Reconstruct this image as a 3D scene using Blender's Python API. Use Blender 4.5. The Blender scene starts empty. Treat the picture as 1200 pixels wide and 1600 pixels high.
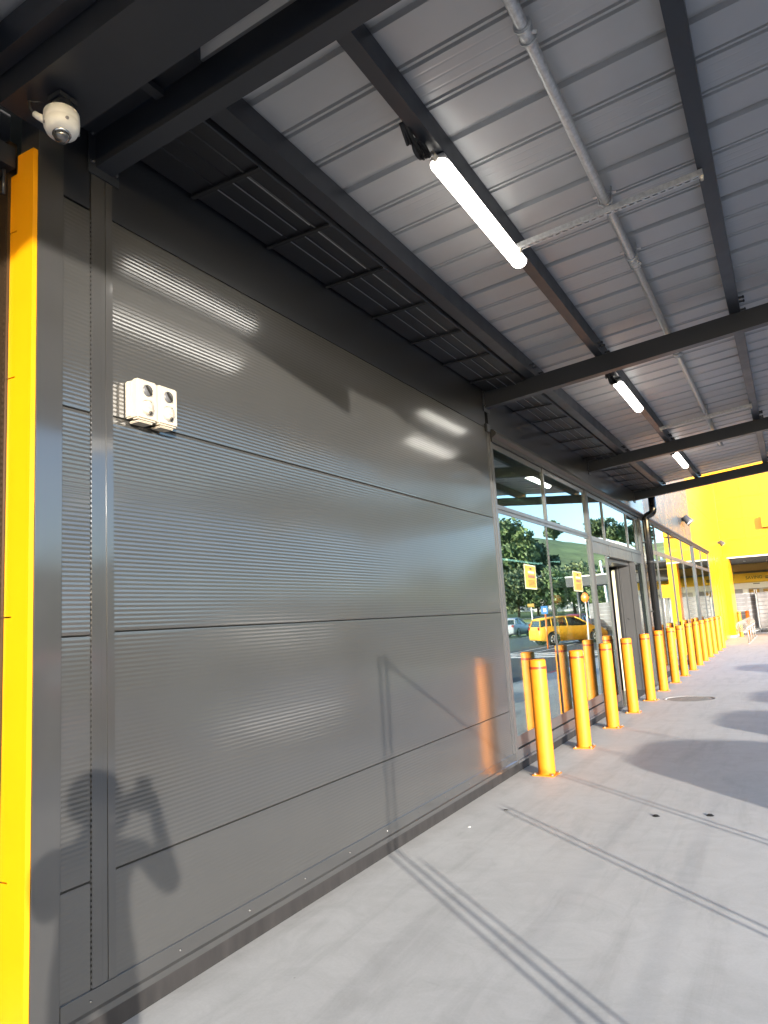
import bpy, bmesh, math, random
from mathutils import Vector, Matrix
R = math.radians
PI = math.pi
SC = bpy.context.scene
COL = SC.collection

# ------------------------------------------------------------------ camera
YAW, PITCH, ROLL, FPX = 0.4982, 0.1509, -0.0619, 1143.2
CAM = Vector((2.6946, 0.0, 1.6138))
def cam_axes():
    cy, sy, cp, sp = math.cos(YAW), math.sin(YAW), math.cos(PITCH), math.sin(PITCH)
    f = Vector((-sy*cp, cy*cp, sp)); r0 = Vector((cy, sy, 0)); u0 = r0.cross(f)
    c, s = math.cos(ROLL), math.sin(ROLL)
    return c*r0 + s*u0, -s*r0 + c*u0, f
CR, CU, CF = cam_axes()
cd = bpy.data.cameras.new('camera'); co = bpy.data.objects.new('camera', cd); COL.objects.link(co)
m = Matrix((CR, CU, -CF)).transposed().to_4x4(); m.translation = CAM
co.matrix_world = m
cd.sensor_fit = 'AUTO'; cd.sensor_width = 36.0; cd.lens = FPX/1600*36.0
cd.clip_start = 0.03; cd.clip_end = 2000
SC.camera = co

# ------------------------------------------------------------------ light
SUN_EL, SUN_AZ = R(9.9), R(47.0)      # azimuth of travel from +Y towards -X
TO_SUN = Vector((math.sin(SUN_AZ)*math.cos(SUN_EL), -math.cos(SUN_AZ)*math.cos(SUN_EL), math.sin(SUN_EL)))
w = bpy.data.worlds.new('World'); SC.world = w; w.use_nodes = True
nt = w.node_tree; bg = nt.nodes['Background']
sky = nt.nodes.new('ShaderNodeTexSky'); sky.sky_type = 'NISHITA'; sky.sun_disc = False
sky.sun_elevation = SUN_EL
sky.sun_rotation = math.atan2(TO_SUN.x, TO_SUN.y)
sky.air_density = 1.0; sky.dust_density = 1.6; sky.ozone_density = 3.0
tint = nt.nodes.new('ShaderNodeMix'); tint.data_type = 'RGBA'; tint.blend_type = 'MULTIPLY'; tint.inputs['Factor'].default_value = 1.0
tint.inputs['B'].default_value = (0.985, 1.0, 1.06, 1)
nt.links.new(sky.outputs[0], tint.inputs['A']); nt.links.new(tint.outputs['Result'], bg.inputs[0]); bg.inputs[1].default_value = 0.15
ld = bpy.data.lights.new('sun', 'SUN'); ld.energy = 2.0; ld.angle = R(0.5); ld.color = (1.0, 0.94, 0.85)
lo = bpy.data.objects.new('sun', ld); COL.objects.link(lo)
lo.rotation_euler = TO_SUN.to_track_quat('Z', 'Y').to_euler(); lo.location = TO_SUN*60
SC.view_settings.view_transform = 'Standard'; SC.view_settings.look = 'None'
SC.view_settings.exposure = 2.5; SC.view_settings.gamma = 1.0
SC.view_settings.use_curve_mapping = False
SC.render.engine = 'CYCLES'
SC.cycles.use_denoising = True
SC.cycles.max_bounces = 10; SC.cycles.transparent_max_bounces = 16; SC.cycles.glossy_bounces = 5
SC.cycles.sample_clamp_indirect = 6.0
SC.cycles.caustics_reflective = False; SC.cycles.caustics_refractive = False

# ------------------------------------------------------------------ materials
def mat(name, col, rough=0.5, metal=0.0, coat=0.0, coat_rough=0.05, noise=0.0, nscale=6.0, rnoise=0.0,
        bump=0.0, bscale=60.0, coat_ior=1.5, emit=None, estr=0.0, spec=0.5, stretch=None, alpha=None):
    m = bpy.data.materials.new(name); m.use_nodes = True
    t = m.node_tree; b = t.nodes['Principled BSDF']
    b.inputs['Base Color'].default_value = (*col, 1); b.inputs['Roughness'].default_value = rough
    b.inputs['Metallic'].default_value = metal; b.inputs['Coat Weight'].default_value = coat
    b.inputs['Coat Roughness'].default_value = coat_rough; b.inputs['Coat IOR'].default_value = coat_ior
    b.inputs['Specular IOR Level'].default_value = spec
    if emit:
        b.inputs['Emission Color'].default_value = (*emit, 1); b.inputs['Emission Strength'].default_value = estr
    if noise or rnoise or bump:
        tc = t.nodes.new('ShaderNodeTexCoord'); mp = t.nodes.new('ShaderNodeMapping')
        t.links.new(tc.outputs['Object'], mp.inputs[0])
        if stretch: mp.inputs['Scale'].default_value = stretch
        n = t.nodes.new('ShaderNodeTexNoise'); n.inputs['Scale'].default_value = nscale
        n.inputs['Detail'].default_value = 6; n.inputs['Roughness'].default_value = 0.6
        t.links.new(mp.outputs[0], n.inputs['Vector'])
        if noise:
            cr = t.nodes.new('ShaderNodeValToRGB')
            cr.color_ramp.elements[0].position = 0.3; cr.color_ramp.elements[1].position = 0.7
            cr.color_ramp.elements[0].color = (*[c*(1-noise) for c in col], 1)
            cr.color_ramp.elements[1].color = (*[min(1, c*(1+noise)) for c in col], 1)
            t.links.new(n.outputs['Fac'], cr.inputs[0]); t.links.new(cr.outputs[0], b.inputs['Base Color'])
        if rnoise:
            mr = t.nodes.new('ShaderNodeMapRange')
            mr.inputs['From Min'].default_value = 0.3; mr.inputs['From Max'].default_value = 0.7
            mr.inputs['To Min'].default_value = max(0, rough-rnoise); mr.inputs['To Max'].default_value = min(1, rough+rnoise)
            t.links.new(n.outputs['Fac'], mr.inputs[0]); t.links.new(mr.outputs[0], b.inputs['Roughness'])
        if bump:
            n2 = t.nodes.new('ShaderNodeTexNoise'); n2.inputs['Scale'].default_value = bscale
            n2.inputs['Detail'].default_value = 4; t.links.new(mp.outputs[0], n2.inputs['Vector'])
            bp = t.nodes.new('ShaderNodeBump'); bp.inputs['Strength'].default_value = bump
            bp.inputs['Distance'].default_value = 0.01
            t.links.new(n2.outputs['Fac'], bp.inputs['Height']); t.links.new(bp.outputs[0], b.inputs['Normal']); t.links.new(bp.outputs[0], b.inputs['Coat Normal'])
    return m

def concrete_mat():
    m = bpy.data.materials.new('trowelled_concrete'); m.use_nodes = True
    t = m.node_tree; b = t.nodes['Principled BSDF']
    tc = t.nodes.new('ShaderNodeTexCoord')
    def noise(scale, detail=6, rough=0.6, dist=0.0, sc=(1, 1, 1), rot=0):
        mp = t.nodes.new('ShaderNodeMapping'); mp.inputs['Scale'].default_value = sc; mp.inputs['Rotation'].default_value = (0, 0, rot)
        t.links.new(tc.outputs['Object'], mp.inputs[0])
        n = t.nodes.new('ShaderNodeTexNoise'); n.inputs['Scale'].default_value = scale; n.inputs['Detail'].default_value = detail
        n.inputs['Roughness'].default_value = rough; n.inputs['Distortion'].default_value = dist
        t.links.new(mp.outputs[0], n.inputs['Vector']); return n
    def ramp(src, p0, c0, p1, c1):
        r = t.nodes.new('ShaderNodeValToRGB'); e = r.color_ramp.elements
        e[0].position = p0; e[0].color = (*c0, 1); e[1].position = p1; e[1].color = (*c1, 1)
        t.links.new(src, r.inputs[0]); return r
    def mul(a, bb, f=1.0):
        x = t.nodes.new('ShaderNodeMix'); x.data_type = 'RGBA'; x.blend_type = 'MULTIPLY'; x.inputs['Factor'].default_value = f
        t.links.new(a, x.inputs['A']); t.links.new(bb, x.inputs['B']); return x.outputs['Result']
    base = ramp(noise(0.55, 5, 0.55, 0.4).outputs['Fac'], 0.3, (0.44, 0.432, 0.422), 0.7, (0.50, 0.49, 0.475))
    swirl = ramp(noise(3.2, 8, 0.7, 1.2).outputs['Fac'], 0.35, (0.89, 0.89, 0.885), 0.62, (1, 1, 1))
    fine = ramp(noise(70, 4, 0.7).outputs['Fac'], 0.3, (0.95, 0.95, 0.95), 0.7, (1.03, 1.03, 1.03))
    streak = ramp(noise(5, 6, 0.65, 0.5, (1, 0.12, 1), 0.5).outputs['Fac'], 0.36, (0.89, 0.89, 0.89), 0.5, (1, 1, 1))
    vor = t.nodes.new('ShaderNodeTexVoronoi'); vor.inputs['Scale'].default_value = 3.1
    t.links.new(tc.outputs['Object'], vor.inputs['Vector'])
    spots = ramp(vor.outputs['Distance'], 0.012, (0.55, 0.55, 0.55), 0.022, (1, 1, 1))
    c = mul(base.outputs[0], swirl.outputs[0]); c = mul(c, fine.outputs[0]); c = mul(c, streak.outputs[0]); c = mul(c, spots.outputs[0], 0.8)
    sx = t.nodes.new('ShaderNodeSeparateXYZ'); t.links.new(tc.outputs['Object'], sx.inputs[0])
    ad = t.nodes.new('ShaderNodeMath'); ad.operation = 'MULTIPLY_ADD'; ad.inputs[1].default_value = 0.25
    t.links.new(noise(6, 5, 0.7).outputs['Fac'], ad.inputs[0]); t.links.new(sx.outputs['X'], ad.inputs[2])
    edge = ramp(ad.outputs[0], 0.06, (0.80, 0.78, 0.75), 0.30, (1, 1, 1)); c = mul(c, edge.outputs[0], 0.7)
    blot = ramp(noise(0.9, 8, 0.75, 2.5).outputs['Fac'], 0.60, (1, 1, 1), 0.74, (0.88, 0.875, 0.87)); c = mul(c, blot.outputs[0])
    t.links.new(c, b.inputs['Base Color'])
    rr = t.nodes.new('ShaderNodeMapRange'); rr.inputs['To Min'].default_value = 0.5; rr.inputs['To Max'].default_value = 0.8
    t.links.new(noise(2.2, 6, 0.6, 0.8).outputs['Fac'], rr.inputs[0]); t.links.new(rr.outputs[0], b.inputs['Roughness'])
    bp = t.nodes.new('ShaderNodeBump'); bp.inputs['Strength'].default_value = 0.12; bp.inputs['Distance'].default_value = 0.004
    t.links.new(noise(35, 6, 0.7).outputs['Fac'], bp.inputs['Height']); t.links.new(bp.outputs[0], b.inputs['Normal'])
    return m

def glass_mat():
    m = bpy.data.materials.new('shop_glass'); m.use_nodes = True
    t = m.node_tree; t.nodes.clear()
    out = t.nodes.new('ShaderNodeOutputMaterial'); mix = t.nodes.new('ShaderNodeMixShader')
    tr = t.nodes.new('ShaderNodeBsdfTransparent'); tr.inputs[0].default_value = (0.62, 0.74, 0.68, 1)
    gl = t.nodes.new('ShaderNodeBsdfGlossy'); gl.inputs['Roughness'].default_value = 0.0; gl.inputs[0].default_value = (0.93, 1.0, 0.97, 1)
    lw = t.nodes.new('ShaderNodeLayerWeight'); lw.inputs[0].default_value = 0.5
    pw = t.nodes.new('ShaderNodeMath'); pw.operation = 'POWER'; pw.inputs[1].default_value = 1.7
    ma = t.nodes.new('ShaderNodeMath'); ma.operation = 'MULTIPLY_ADD'; ma.inputs[1].default_value = 0.93; ma.inputs[2].default_value = 0.06
    t.links.new(lw.outputs['Facing'], pw.inputs[0]); t.links.new(pw.outputs[0], ma.inputs[0])
    # gentle roller-wave in the toughened panes
    tc = t.nodes.new('ShaderNodeTexCoord'); n = t.nodes.new('ShaderNodeTexNoise'); n.inputs['Scale'].default_value = 0.9; n.inputs['Detail'].default_value = 1
    t.links.new(tc.outputs['Object'], n.inputs['Vector'])
    bp = t.nodes.new('ShaderNodeBump'); bp.inputs['Strength'].default_value = 0.25; bp.inputs['Distance'].default_value = 0.004
    t.links.new(n.outputs['Fac'], bp.inputs['Height']); t.links.new(bp.outputs[0], gl.inputs['Normal'])
    t.links.new(ma.outputs[0], mix.inputs[0]); t.links.new(tr.outputs[0], mix.inputs[1]); t.links.new(gl.outputs[0], mix.inputs[2])
    t.links.new(mix.outputs[0], out.inputs[0]); return m

M = {}
M['panel'] = mat('charcoal_panel_paint', (0.041, 0.040, 0.038), rough=0.35, spec=0.4, coat=1.0, coat_rough=0.11, coat_ior=1.8, bump=0.16, bscale=1.3, nscale=2.0, noise=0.04)
M['flash'] = mat('charcoal_flashing', (0.036, 0.035, 0.034), rough=0.35, spec=0.4, coat=1.0, coat_rough=0.09, coat_ior=1.8, rnoise=0.05, nscale=3.0, noise=0.05)
M['lining'] = mat('dark_lining', (0.014, 0.015, 0.018), rough=0.35, spec=0.4, coat=0.8, coat_rough=0.12, coat_ior=1.6)
M['steel'] = mat('charcoal_steel_paint', (0.019, 0.022, 0.029), rough=0.38, spec=0.5, rnoise=0.06, nscale=5)
M['plinth'] = mat('plinth_strip', (0.017, 0.015, 0.0145), rough=0.7, noise=0.35, nscale=14, stretch=(1, 1, 0.2))
M['frame'] = mat('grey_aluminium', (0.135, 0.136, 0.142), rough=0.32, metal=0.55, rnoise=0.05, nscale=4)
M['frame_dark'] = mat('dark_aluminium', (0.045, 0.045, 0.048), rough=0.35, spec=0.6)
M['glass'] = glass_mat()
M['roof'] = mat('roof_sheet_underside', (0.43, 0.435, 0.445), rough=0.40, metal=0.25, rnoise=0.06, nscale=1.6, noise=0.06, bump=0.02, bscale=9)
M['galv'] = mat('galvanised_steel', (0.55, 0.56, 0.57), rough=0.38, metal=0.45, noise=0.2, nscale=40, rnoise=0.1)
M['bollard'] = mat('bollard_yellow', (0.70, 0.222, 0.003), rough=0.6, coat=0.02, coat_rough=0.2, noise=0.09, nscale=7, rnoise=0.06)
M['band_red'] = mat('reflective_red', (0.42, 0.035, 0.006), rough=0.45)
M['yellow'] = mat('yellow_cladding', (0.72, 0.37, 0.004), rough=0.3, coat=0.2, coat_rough=0.12, noise=0.03, nscale=2)
M['yellow_trim'] = mat('yellow_trim', (0.64, 0.268, 0.002), rough=0.35, coat=0.15, coat_rough=0.15, noise=0.04, nscale=3)
M['white'] = mat('white_plastic', (0.78, 0.78, 0.75), rough=0.35, noise=0.03, nscale=20)
M['cream'] = mat('cream_plastic', (0.44, 0.385, 0.31), rough=0.33, noise=0.03, nscale=30)
M['greyplastic'] = mat('grey_plastic', (0.25, 0.25, 0.26), rough=0.4)
M['dialgrey'] = mat('dial_grey', (0.085, 0.085, 0.09), rough=0.4)
M['black'] = mat('black_rubber', (0.012, 0.012, 0.013), rough=0.6)
M['dome'] = mat('smoked_dome', (0.05, 0.05, 0.055), rough=0.03, coat=1.0, spec=0.8)
M['lamp'] = mat('lamp_diffuser', (0.9, 0.9, 0.88), rough=0.4, emit=(1.0, 0.95, 0.86), estr=2.0)
M['concrete'] = concrete_mat()
M['asphalt'] = mat('asphalt', (0.055, 0.056, 0.06), rough=0.85, noise=0.25, nscale=8, bump=0.4, bscale=160)
M['linepaint'] = mat('road_paint', (0.70, 0.70, 0.68), rough=0.7, noise=0.1, nscale=15)
M['redpaint'] = mat('red_kerb_paint', (0.42, 0.03, 0.03), rough=0.6, noise=0.15, nscale=9)
M['kerb'] = mat('kerb_concrete', (0.40, 0.39, 0.37), rough=0.8, noise=0.12, nscale=9)
M['silverpanel'] = mat('silver_grey_cladding', (0.13, 0.127, 0.123), rough=0.28, metal=0.35, rnoise=0.05, nscale=2)
M['inside'] = mat('interior_grey', (0.42, 0.41, 0.40), rough=0.7, noise=0.1)
M['foil'] = mat('duct_foil', (0.55, 0.57, 0.56), rough=0.35, metal=0.7, bump=0.6, bscale=14)
M['shade'] = mat('white_shade_cloth', (0.235, 0.225, 0.225), rough=0.85, noise=0.16, nscale=3, stretch=(1, 1, 0.35), bump=0.5, bscale=5)
M['soffit'] = mat('dark_soffit', (0.07, 0.07, 0.075), rough=0.6)
M['inky'] = mat('black_lettering', (0.02, 0.018, 0.015), rough=0.5)
M['paper'] = mat('poster_paper', (0.48, 0.44, 0.32), rough=0.7)
M['poster_y'] = mat('poster_yellow', (0.40, 0.245, 0.04), rough=0.6)
M['grass'] = mat('grass', (0.28, 0.29, 0.09), rough=0.9, noise=0.4, nscale=0.18, bump=0.6, bscale=3)
M['bark'] = mat('bark', (0.10, 0.075, 0.05), rough=0.9, noise=0.3, nscale=8)
def leafmat(name, c):
    return mat(name, c, rough=0.6, noise=0.45, nscale=0.9)
M['leaf_dark'] = leafmat('leaves_dark', (0.085, 0.12, 0.05))
M['leaf_mid'] = leafmat('leaves_mid', (0.12, 0.17, 0.06))
M['leaf_olive'] = leafmat('leaves_olive', (0.15, 0.18, 0.08))
M['leaf_wood'] = leafmat('leaves_woodland', (0.05, 0.07, 0.03))
M['tyre'] = mat('tyre', (0.02, 0.02, 0.02), rough=0.8)
M['rim'] = mat('alloy_rim', (0.55, 0.55, 0.56), rough=0.3, metal=0.8)
M['carglass'] = mat('car_glass', (0.02, 0.025, 0.025), rough=0.04, spec=0.8)
for k, c in dict(car_yellow=(0.80, 0.42, 0.02), car_red=(0.30, 0.02, 0.025), car_white=(0.75, 0.75, 0.74), car_black=(0.02, 0.02, 0.022), car_silver=(0.45, 0.46, 0.48), car_blue=(0.03, 0.06, 0.16)).items():
    M[k] = mat(k+'_paint', c, rough=0.5, coat=0.25, coat_rough=0.3, metal=0.0)
M['headlight'] = mat('headlight_lens', (0.7, 0.7, 0.7), rough=0.1, spec=0.8)
M['taillight'] = mat('taillight_lens', (0.35, 0.01, 0.01), rough=0.15)
M['orange'] = mat('orange_disc', (0.85, 0.20, 0.02), rough=0.35, coat=0.5)
M['bluesign'] = mat('blue_sign', (0.03, 0.16, 0.42), rough=0.4)
M['roofred'] = mat('red_roof', (0.34, 0.05, 0.035), rough=0.6, noise=0.1)
M['roofgrey'] = mat('grey_roof', (0.28, 0.29, 0.31), rough=0.6, noise=0.1)
M['weather'] = mat('weatherboard', (0.55, 0.53, 0.48), rough=0.7)
M['skin'] = mat('skin', (0.45, 0.26, 0.18), rough=0.5)
M['cloth'] = mat('dark_cloth', (0.03, 0.035, 0.05), rough=0.9)
M['trouser'] = mat('grey_trousers', (0.06, 0.06, 0.065), rough=0.9)
M['hair'] = mat('dark_hair', (0.015, 0.011, 0.009), rough=0.6)
M['iron'] = mat('cast_iron', (0.19, 0.18, 0.17), rough=0.6, metal=0.3, noise=0.3, nscale=30)
M['bolt'] = mat('zinc_bolt', (0.55, 0.5, 0.42), rough=0.4, metal=0.7)

# ------------------------------------------------------------------ builders
class MB:
    def __init__(self): self.v = []; self.f = []; self.s = []; self.mi = []
    def add(self, vs, fs, smooth=False, mi=0):
        o = len(self.v); self.v += [tuple(x) for x in vs]
        for q in fs: self.f.append([i+o for i in q]); self.s.append(smooth); self.mi.append(mi)
        return self
    def box(self, x0, x1, y0, y1, z0, z1, mi=0):
        vs = [(x, y, z) for z in (z0, z1) for y in (y0, y1) for x in (x0, x1)]
        return self.add(vs, [(0, 2, 3, 1), (4, 5, 7, 6), (0, 1, 5, 4), (2, 6, 7, 3), (0, 4, 6, 2), (1, 3, 7, 5)], mi=mi)
    def hexa(self, pts, mi=0):          # 8 points, same order as box
        return self.add(pts, [(0, 2, 3, 1), (4, 5, 7, 6), (0, 1, 5, 4), (2, 6, 7, 3), (0, 4, 6, 2), (1, 3, 7, 5)], mi=mi)
    def rbox(self, x0, x1, y0, y1, z0, z1, b=0.004, mi=0):   # chamfered box
        bm = bmesh.new(); r = bmesh.ops.create_cube(bm, size=1)
        for v in bm.verts: v.co = ((x0+x1)/2+v.co.x*(x1-x0), (y0+y1)/2+v.co.y*(y1-y0), (z0+z1)/2+v.co.z*(z1-z0))
        bmesh.ops.bevel(bm, geom=list(bm.edges), offset=b, segments=2, affect='EDGES')
        bm.verts.index_update()
        self.add([v.co.copy() for v in bm.verts], [[v.index for v in f.verts] for f in bm.faces], mi=mi); bm.free(); return self
    def tube(self, pts, r, n=12, cap=True, mi=0, radii=None):
        pts = [Vector(p) for p in pts]; vs = []; fs = []
        prev = None
        for i, p in enumerate(pts):
            d = (pts[min(i+1, len(pts)-1)] - pts[max(i-1, 0)]).normalized()
            if prev is None:
                a = d.cross(Vector((0, 0, 1)))
                if a.length < 1e-3: a = d.cross(Vector((1, 0, 0)))
                a.normalize()
            else:
                a = (prev - d*prev.dot(d)).normalized()
            prev = a; b = d.cross(a); rr = radii[i] if radii else r
            for k in range(n):
                t = 2*PI*k/n; vs.append(p + a*math.cos(t)*rr + b*math.sin(t)*rr)
        for i in range(len(pts)-1):
            for k in range(n):
                fs.append((i*n+k, i*n+(k+1) % n, (i+1)*n+(k+1) % n, (i+1)*n+k))
        self.add(vs, fs, True, mi)
        if cap:
            o = len(self.v)-len(vs)
            self.f.append([o+k for k in range(n)][::-1]); self.s.append(False); self.mi.append(mi)
            self.f.append([o+(len(pts)-1)*n+k for k in range(n)]); self.s.append(False); self.mi.append(mi)
        return self
    def lathe(self, prof, c=(0, 0, 0), axis=(0, 0, 1), n=32, mi=0, smooth=True):
        ax = Vector(axis).normalized(); a = ax.cross(Vector((1, 0, 0)))
        if a.length < 1e-3: a = ax.cross(Vector((0, 1, 0)))
        a.normalize(); b = ax.cross(a); c = Vector(c); vs = []; fs = []
        for (r, z) in prof:
            for k in range(n):
                t = 2*PI*k/n; vs.append(c + ax*z + (a*math.cos(t)+b*math.sin(t))*max(r, 1e-5))
        for i in range(len(prof)-1):
            for k in range(n): fs.append((i*n+k, i*n+(k+1) % n, (i+1)*n+(k+1) % n, (i+1)*n+k))
        return self.add(vs, fs, smooth, mi)
    def prism(self, prof, axis, a0, a1, close=True, smooth=False, mi=0):
        """prof: 2-D points in the plane across `axis` ('x': (y,z); 'y': (x,z); 'z': (x,y))"""
        def P(p, t):
            return {'x': (t, p[0], p[1]), 'y': (p[0], t, p[1]), 'z': (p[0], p[1], t)}[axis]
        n = len(prof); vs = [P(p, a0) for p in prof] + [P(p, a1) for p in prof]
        fs = [(i, (i+1) % n, n+(i+1) % n, n+i) for i in range(n if close else n-1)]
        self.add(vs, fs, smooth, mi)
        if close: self.add(vs, [list(range(n))[::-1], list(range(n, 2*n))], False, mi)
        return self
    def build(self, name, mats, parent=None, recalc=True):
        me = bpy.data.meshes.new(name); me.from_pydata(self.v, [], self.f)
        for p, s, i in zip(me.polygons, self.s, self.mi): p.use_smooth = s; p.material_index = i
        for mm in (mats if isinstance(mats, (list, tuple)) else [mats]): me.materials.append(mm)
        if recalc:
            bm = bmesh.new(); bm.from_mesh(me); bmesh.ops.recalc_face_normals(bm, faces=bm.faces); bm.to_mesh(me); bm.free()
        me.update()
        o = bpy.data.objects.new(name, me); COL.objects.link(o)
        if parent: o.parent = parent
        return o
def tag(o, label=None, cat=None, group=None, kind=None):
    if label: o['label'] = label
    if cat: o['category'] = cat
    if group: o['group'] = group
    if kind: o['kind'] = kind
    return o
def thing(name, loc, label, cat, group=None, rz=0.0):
    o = bpy.data.objects.new(name, None); COL.objects.link(o); o.location = loc; o.rotation_euler = (0, 0, rz)
    o.empty_display_size = 0.2
    return tag(o, label, cat, group)
def copy_tree(o, parent=None):
    c = o.copy(); COL.objects.link(c)
    if parent: c.parent = parent
    for ch in list(o.children): copy_tree(ch, c)
    return c
def text_mesh(name, s, size, loc, rot, material, parent=None, depth=0.002):
    cu = bpy.data.curves.new(name, 'FONT'); cu.body = s; cu.size = size; cu.extrude = depth
    cu.align_x = 'LEFT'; cu.align_y = 'BOTTOM'
    t = bpy.data.objects.new(name+'_text', cu); COL.objects.link(t)
    dg = bpy.context.evaluated_depsgraph_get(); me = bpy.data.meshes.new_from_object(t.evaluated_get(dg))
    COL.objects.unlink(t); bpy.data.objects.remove(t)
    me.materials.clear(); me.materials.append(material)
    o = bpy.data.objects.new(name, me); COL.objects.link(o); o.location = loc; o.rotation_euler = rot
    if parent: o.parent = parent
    return o

# ================================================================== SETTING
SL = 0.092                                   # canopy fall towards the wall
def kerbx(y): return 5.9 if y < 13.5 else (3.3 if y > 16 else 5.9-(y-13.5)/2.5*2.6)
ys = [-30, -12, 4, 13.5, 14.3, 15.2, 16, 20, 24, 30, 37, 48, 64]
b = MB(); vs = []; fs = []
for y in ys: vs += [(-12, y, 0), (kerbx(y), y, 0)]
for i in range(len(ys)-1): fs.append((2*i, 2*i+1, 2*i+3, 2*i+2))
b.add(vs, fs)
tag(b.build('pavement', M['concrete']), kind='structure')
k = MB(); kr = MB()
for i in range(len(ys)-1):
    y0, y1 = ys[i], ys[i+1]; x0, x1 = kerbx(y0), kerbx(y1)
    tgt = kr if 19 <= y0 < 24 else k
    tgt.hexa([(x0+.002, y0, -.2), (x0+.15, y0, -.2), (x1+.002, y1, -.2), (x1+.15, y1, -.2), (x0+.002, y0, .003), (x0+.15, y0, .003), (x1+.002, y1, .003), (x1+.15, y1, .003)])
tag(k.build('kerb', M['kerb']), kind='structure')
tag(kr.build('kerb_red_edge', M['redpaint']), kind='structure')
# car park sheet
b = MB(); b.add([(-40, -70, -.135), (75, -70, -.135), (75, 70, -.135), (-40, 70, -.135)], [(0, 1, 2, 3)])
tag(b.build('car_park', M['asphalt']), kind='structure')
b = MB()
for i in range(16):                          # parking bay lines
    y = -16+i*2.7
    b.box(7.0, 12.0, y-.05, y+.05, -.1345, -.130)
for i in range(9):
    x = 8.2+i*2.6
    b.box(x-.05, x+.05, 55.5, 60.8, -.1345, -.130)
for i in range(5):
    y = 30+i*1.3
    b.box(4.2, 9.0, y-.3, y+.3, -.1345, -.130) if i < 3 else b.box(5+i, 5.1+i, 30, 52, -.1345, -.130)
tag(b.build('road_marking', M['linepaint']), kind='structure')
# hill ring all round, high ahead-right (only ever seen mirrored in the windows)
def hz(x, y):
    d = math.hypot(x, y); az = math.degrees(math.atan2(x, y))
    k = max(0, 1-abs(az-24)/70)**0.8
    t1 = min(1, max(0, (d-64)/48)); t2 = min(1, max(0, (d-112)/95)); s2 = t2*t2*(3-2*t2)
    h = -.2 + k*(3.6*t1 + 18.5*s2) + (1-k)*(0.5*t1+3.5*s2)
    h += k*s2*(2.2*math.sin(az*.35+1.3) + 1.2*math.sin(d*.06+az*.2))
    return h
NA, ND = 180, 44; vs = []; fs = []
for j in range(ND+1):
    d = 64+(j/ND)**1.3*520
    for i in range(NA):
        a = 2*PI*i/NA; x, y = d*math.sin(a), d*math.cos(a); vs.append((x, y, hz(x, y) - (0.03*(d-300) if d > 300 else 0)*0.2))
for j in range(ND):
    for i in range(NA): fs.append((j*NA+i, (j+1)*NA+i, (j+1)*NA+(i+1) % NA, j*NA+(i+1) % NA))
b = MB(); b.add(vs, fs, True); tag(b.build('hill', M['grass']), kind='structure')

rnd = random.Random(7); vs = []; fs = []  # woodland out of view, added to darken low reflections in the ribbed wall
for i in range(9000):
    az = rnd.uniform(23, 82); d = rnd.uniform(78, 215); x, y = d*math.sin(R(az)), d*math.cos(R(az))
    zz = hz(x, y) + abs(rnd.gauss(0, 2.2)) + 2.0*math.sin(az*1.9)*math.sin(d*.21)
    p = Vector((x, y, zz)); s_ = rnd.uniform(.9, 2.3)
    u = Vector((rnd.gauss(0, 1), rnd.gauss(0, 1), rnd.gauss(0, 1))).normalized(); v_ = u.orthogonal().normalized(); w_ = u.cross(v_)
    q = len(vs); vs += [p-v_*s_, p+w_*s_*.6, p+v_*s_, p-w_*s_*.6+u*s_*.4]; fs.append((q, q+1, q+2, q+3))
b = MB(); b.add(vs, fs)
tag(b.build('woodland', M['leaf_wood'], recalc=False), 'dark woodland added out of view beyond the car park, for the wall reflections', 'woodland', kind='stuff')

# ================================================================== DARK WALL
PITCH_RIB, AMP = 0.0202, 0.00033
def rib_panel(y0, y1, z0, z1, x=0.0, backx=-0.045):
    n = max(1, round((z1-z0-.012)/PITCH_RIB)); p = (z1-z0-.012)/n; pr = [(x-.006, z0), (x-.0006, z0+.003)]
    H = .00031                                # two flat facets per rib, small rounded crest and valley
    for i in range(n):
        for t, h in ((0, -1), (.05, -.86), (.10, -.66), (.40, .66), (.45, .86), (.5, 1), (.55, .86), (.60, .66), (.90, -.66), (.95, -.86)):
            pr.append((x+H*h, z0+.006+(i+t)*p))
    pr += [(x-H, z1-.006), (x-.0006, z1-.003), (x-.006, z1)]
    mb = MB(); mb.prism(pr, 'y', y0, y1, close=False, smooth=False)
    mb.add([(backx, y0, z0), (backx, y1, z0), (backx, y1, z1), (backx, y0, z1)], [(0, 1, 2, 3)])
    for yy in (y0, y1): mb.add([(backx, yy, z0), (x-.001, yy, z0), (x-.001, yy, z1), (backx, yy, z1)], [(0, 1, 2, 3)])
    for zz in (z0, z1): mb.add([(backx, y0, zz), (x-.006, y0, zz), (x-.006, y1, zz), (backx, y1, zz)], [(0, 1, 2, 3)])
    return mb
SEAMS = [0.205, 0.640, 1.652, 2.660, 3.659]
wall = thing('panel_wall', (0, 1.93, 0), 'glossy charcoal wall of fine ribbed panels in the left foreground', 'wall')
def wpart(mb, name, mt, parent=wall, recalc=True):
    o = mb.build(name, mt, parent, recalc); o.matrix_parent_inverse = Matrix.Translation(-Vector(parent.location)); return o
def child(mb, name, mt, parent, recalc=True):      # geometry in world coordinates under an unrotated root
    o = mb.build(name, mt, parent, recalc)
    r = parent; off = Vector((0, 0, 0))
    while r: off += Vector(r.location) if r.type == 'EMPTY' else Vector((0, 0, 0)); r = r.parent
    o.data.transform(Matrix.Translation(-off)); return o
g = 0.0017
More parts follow.
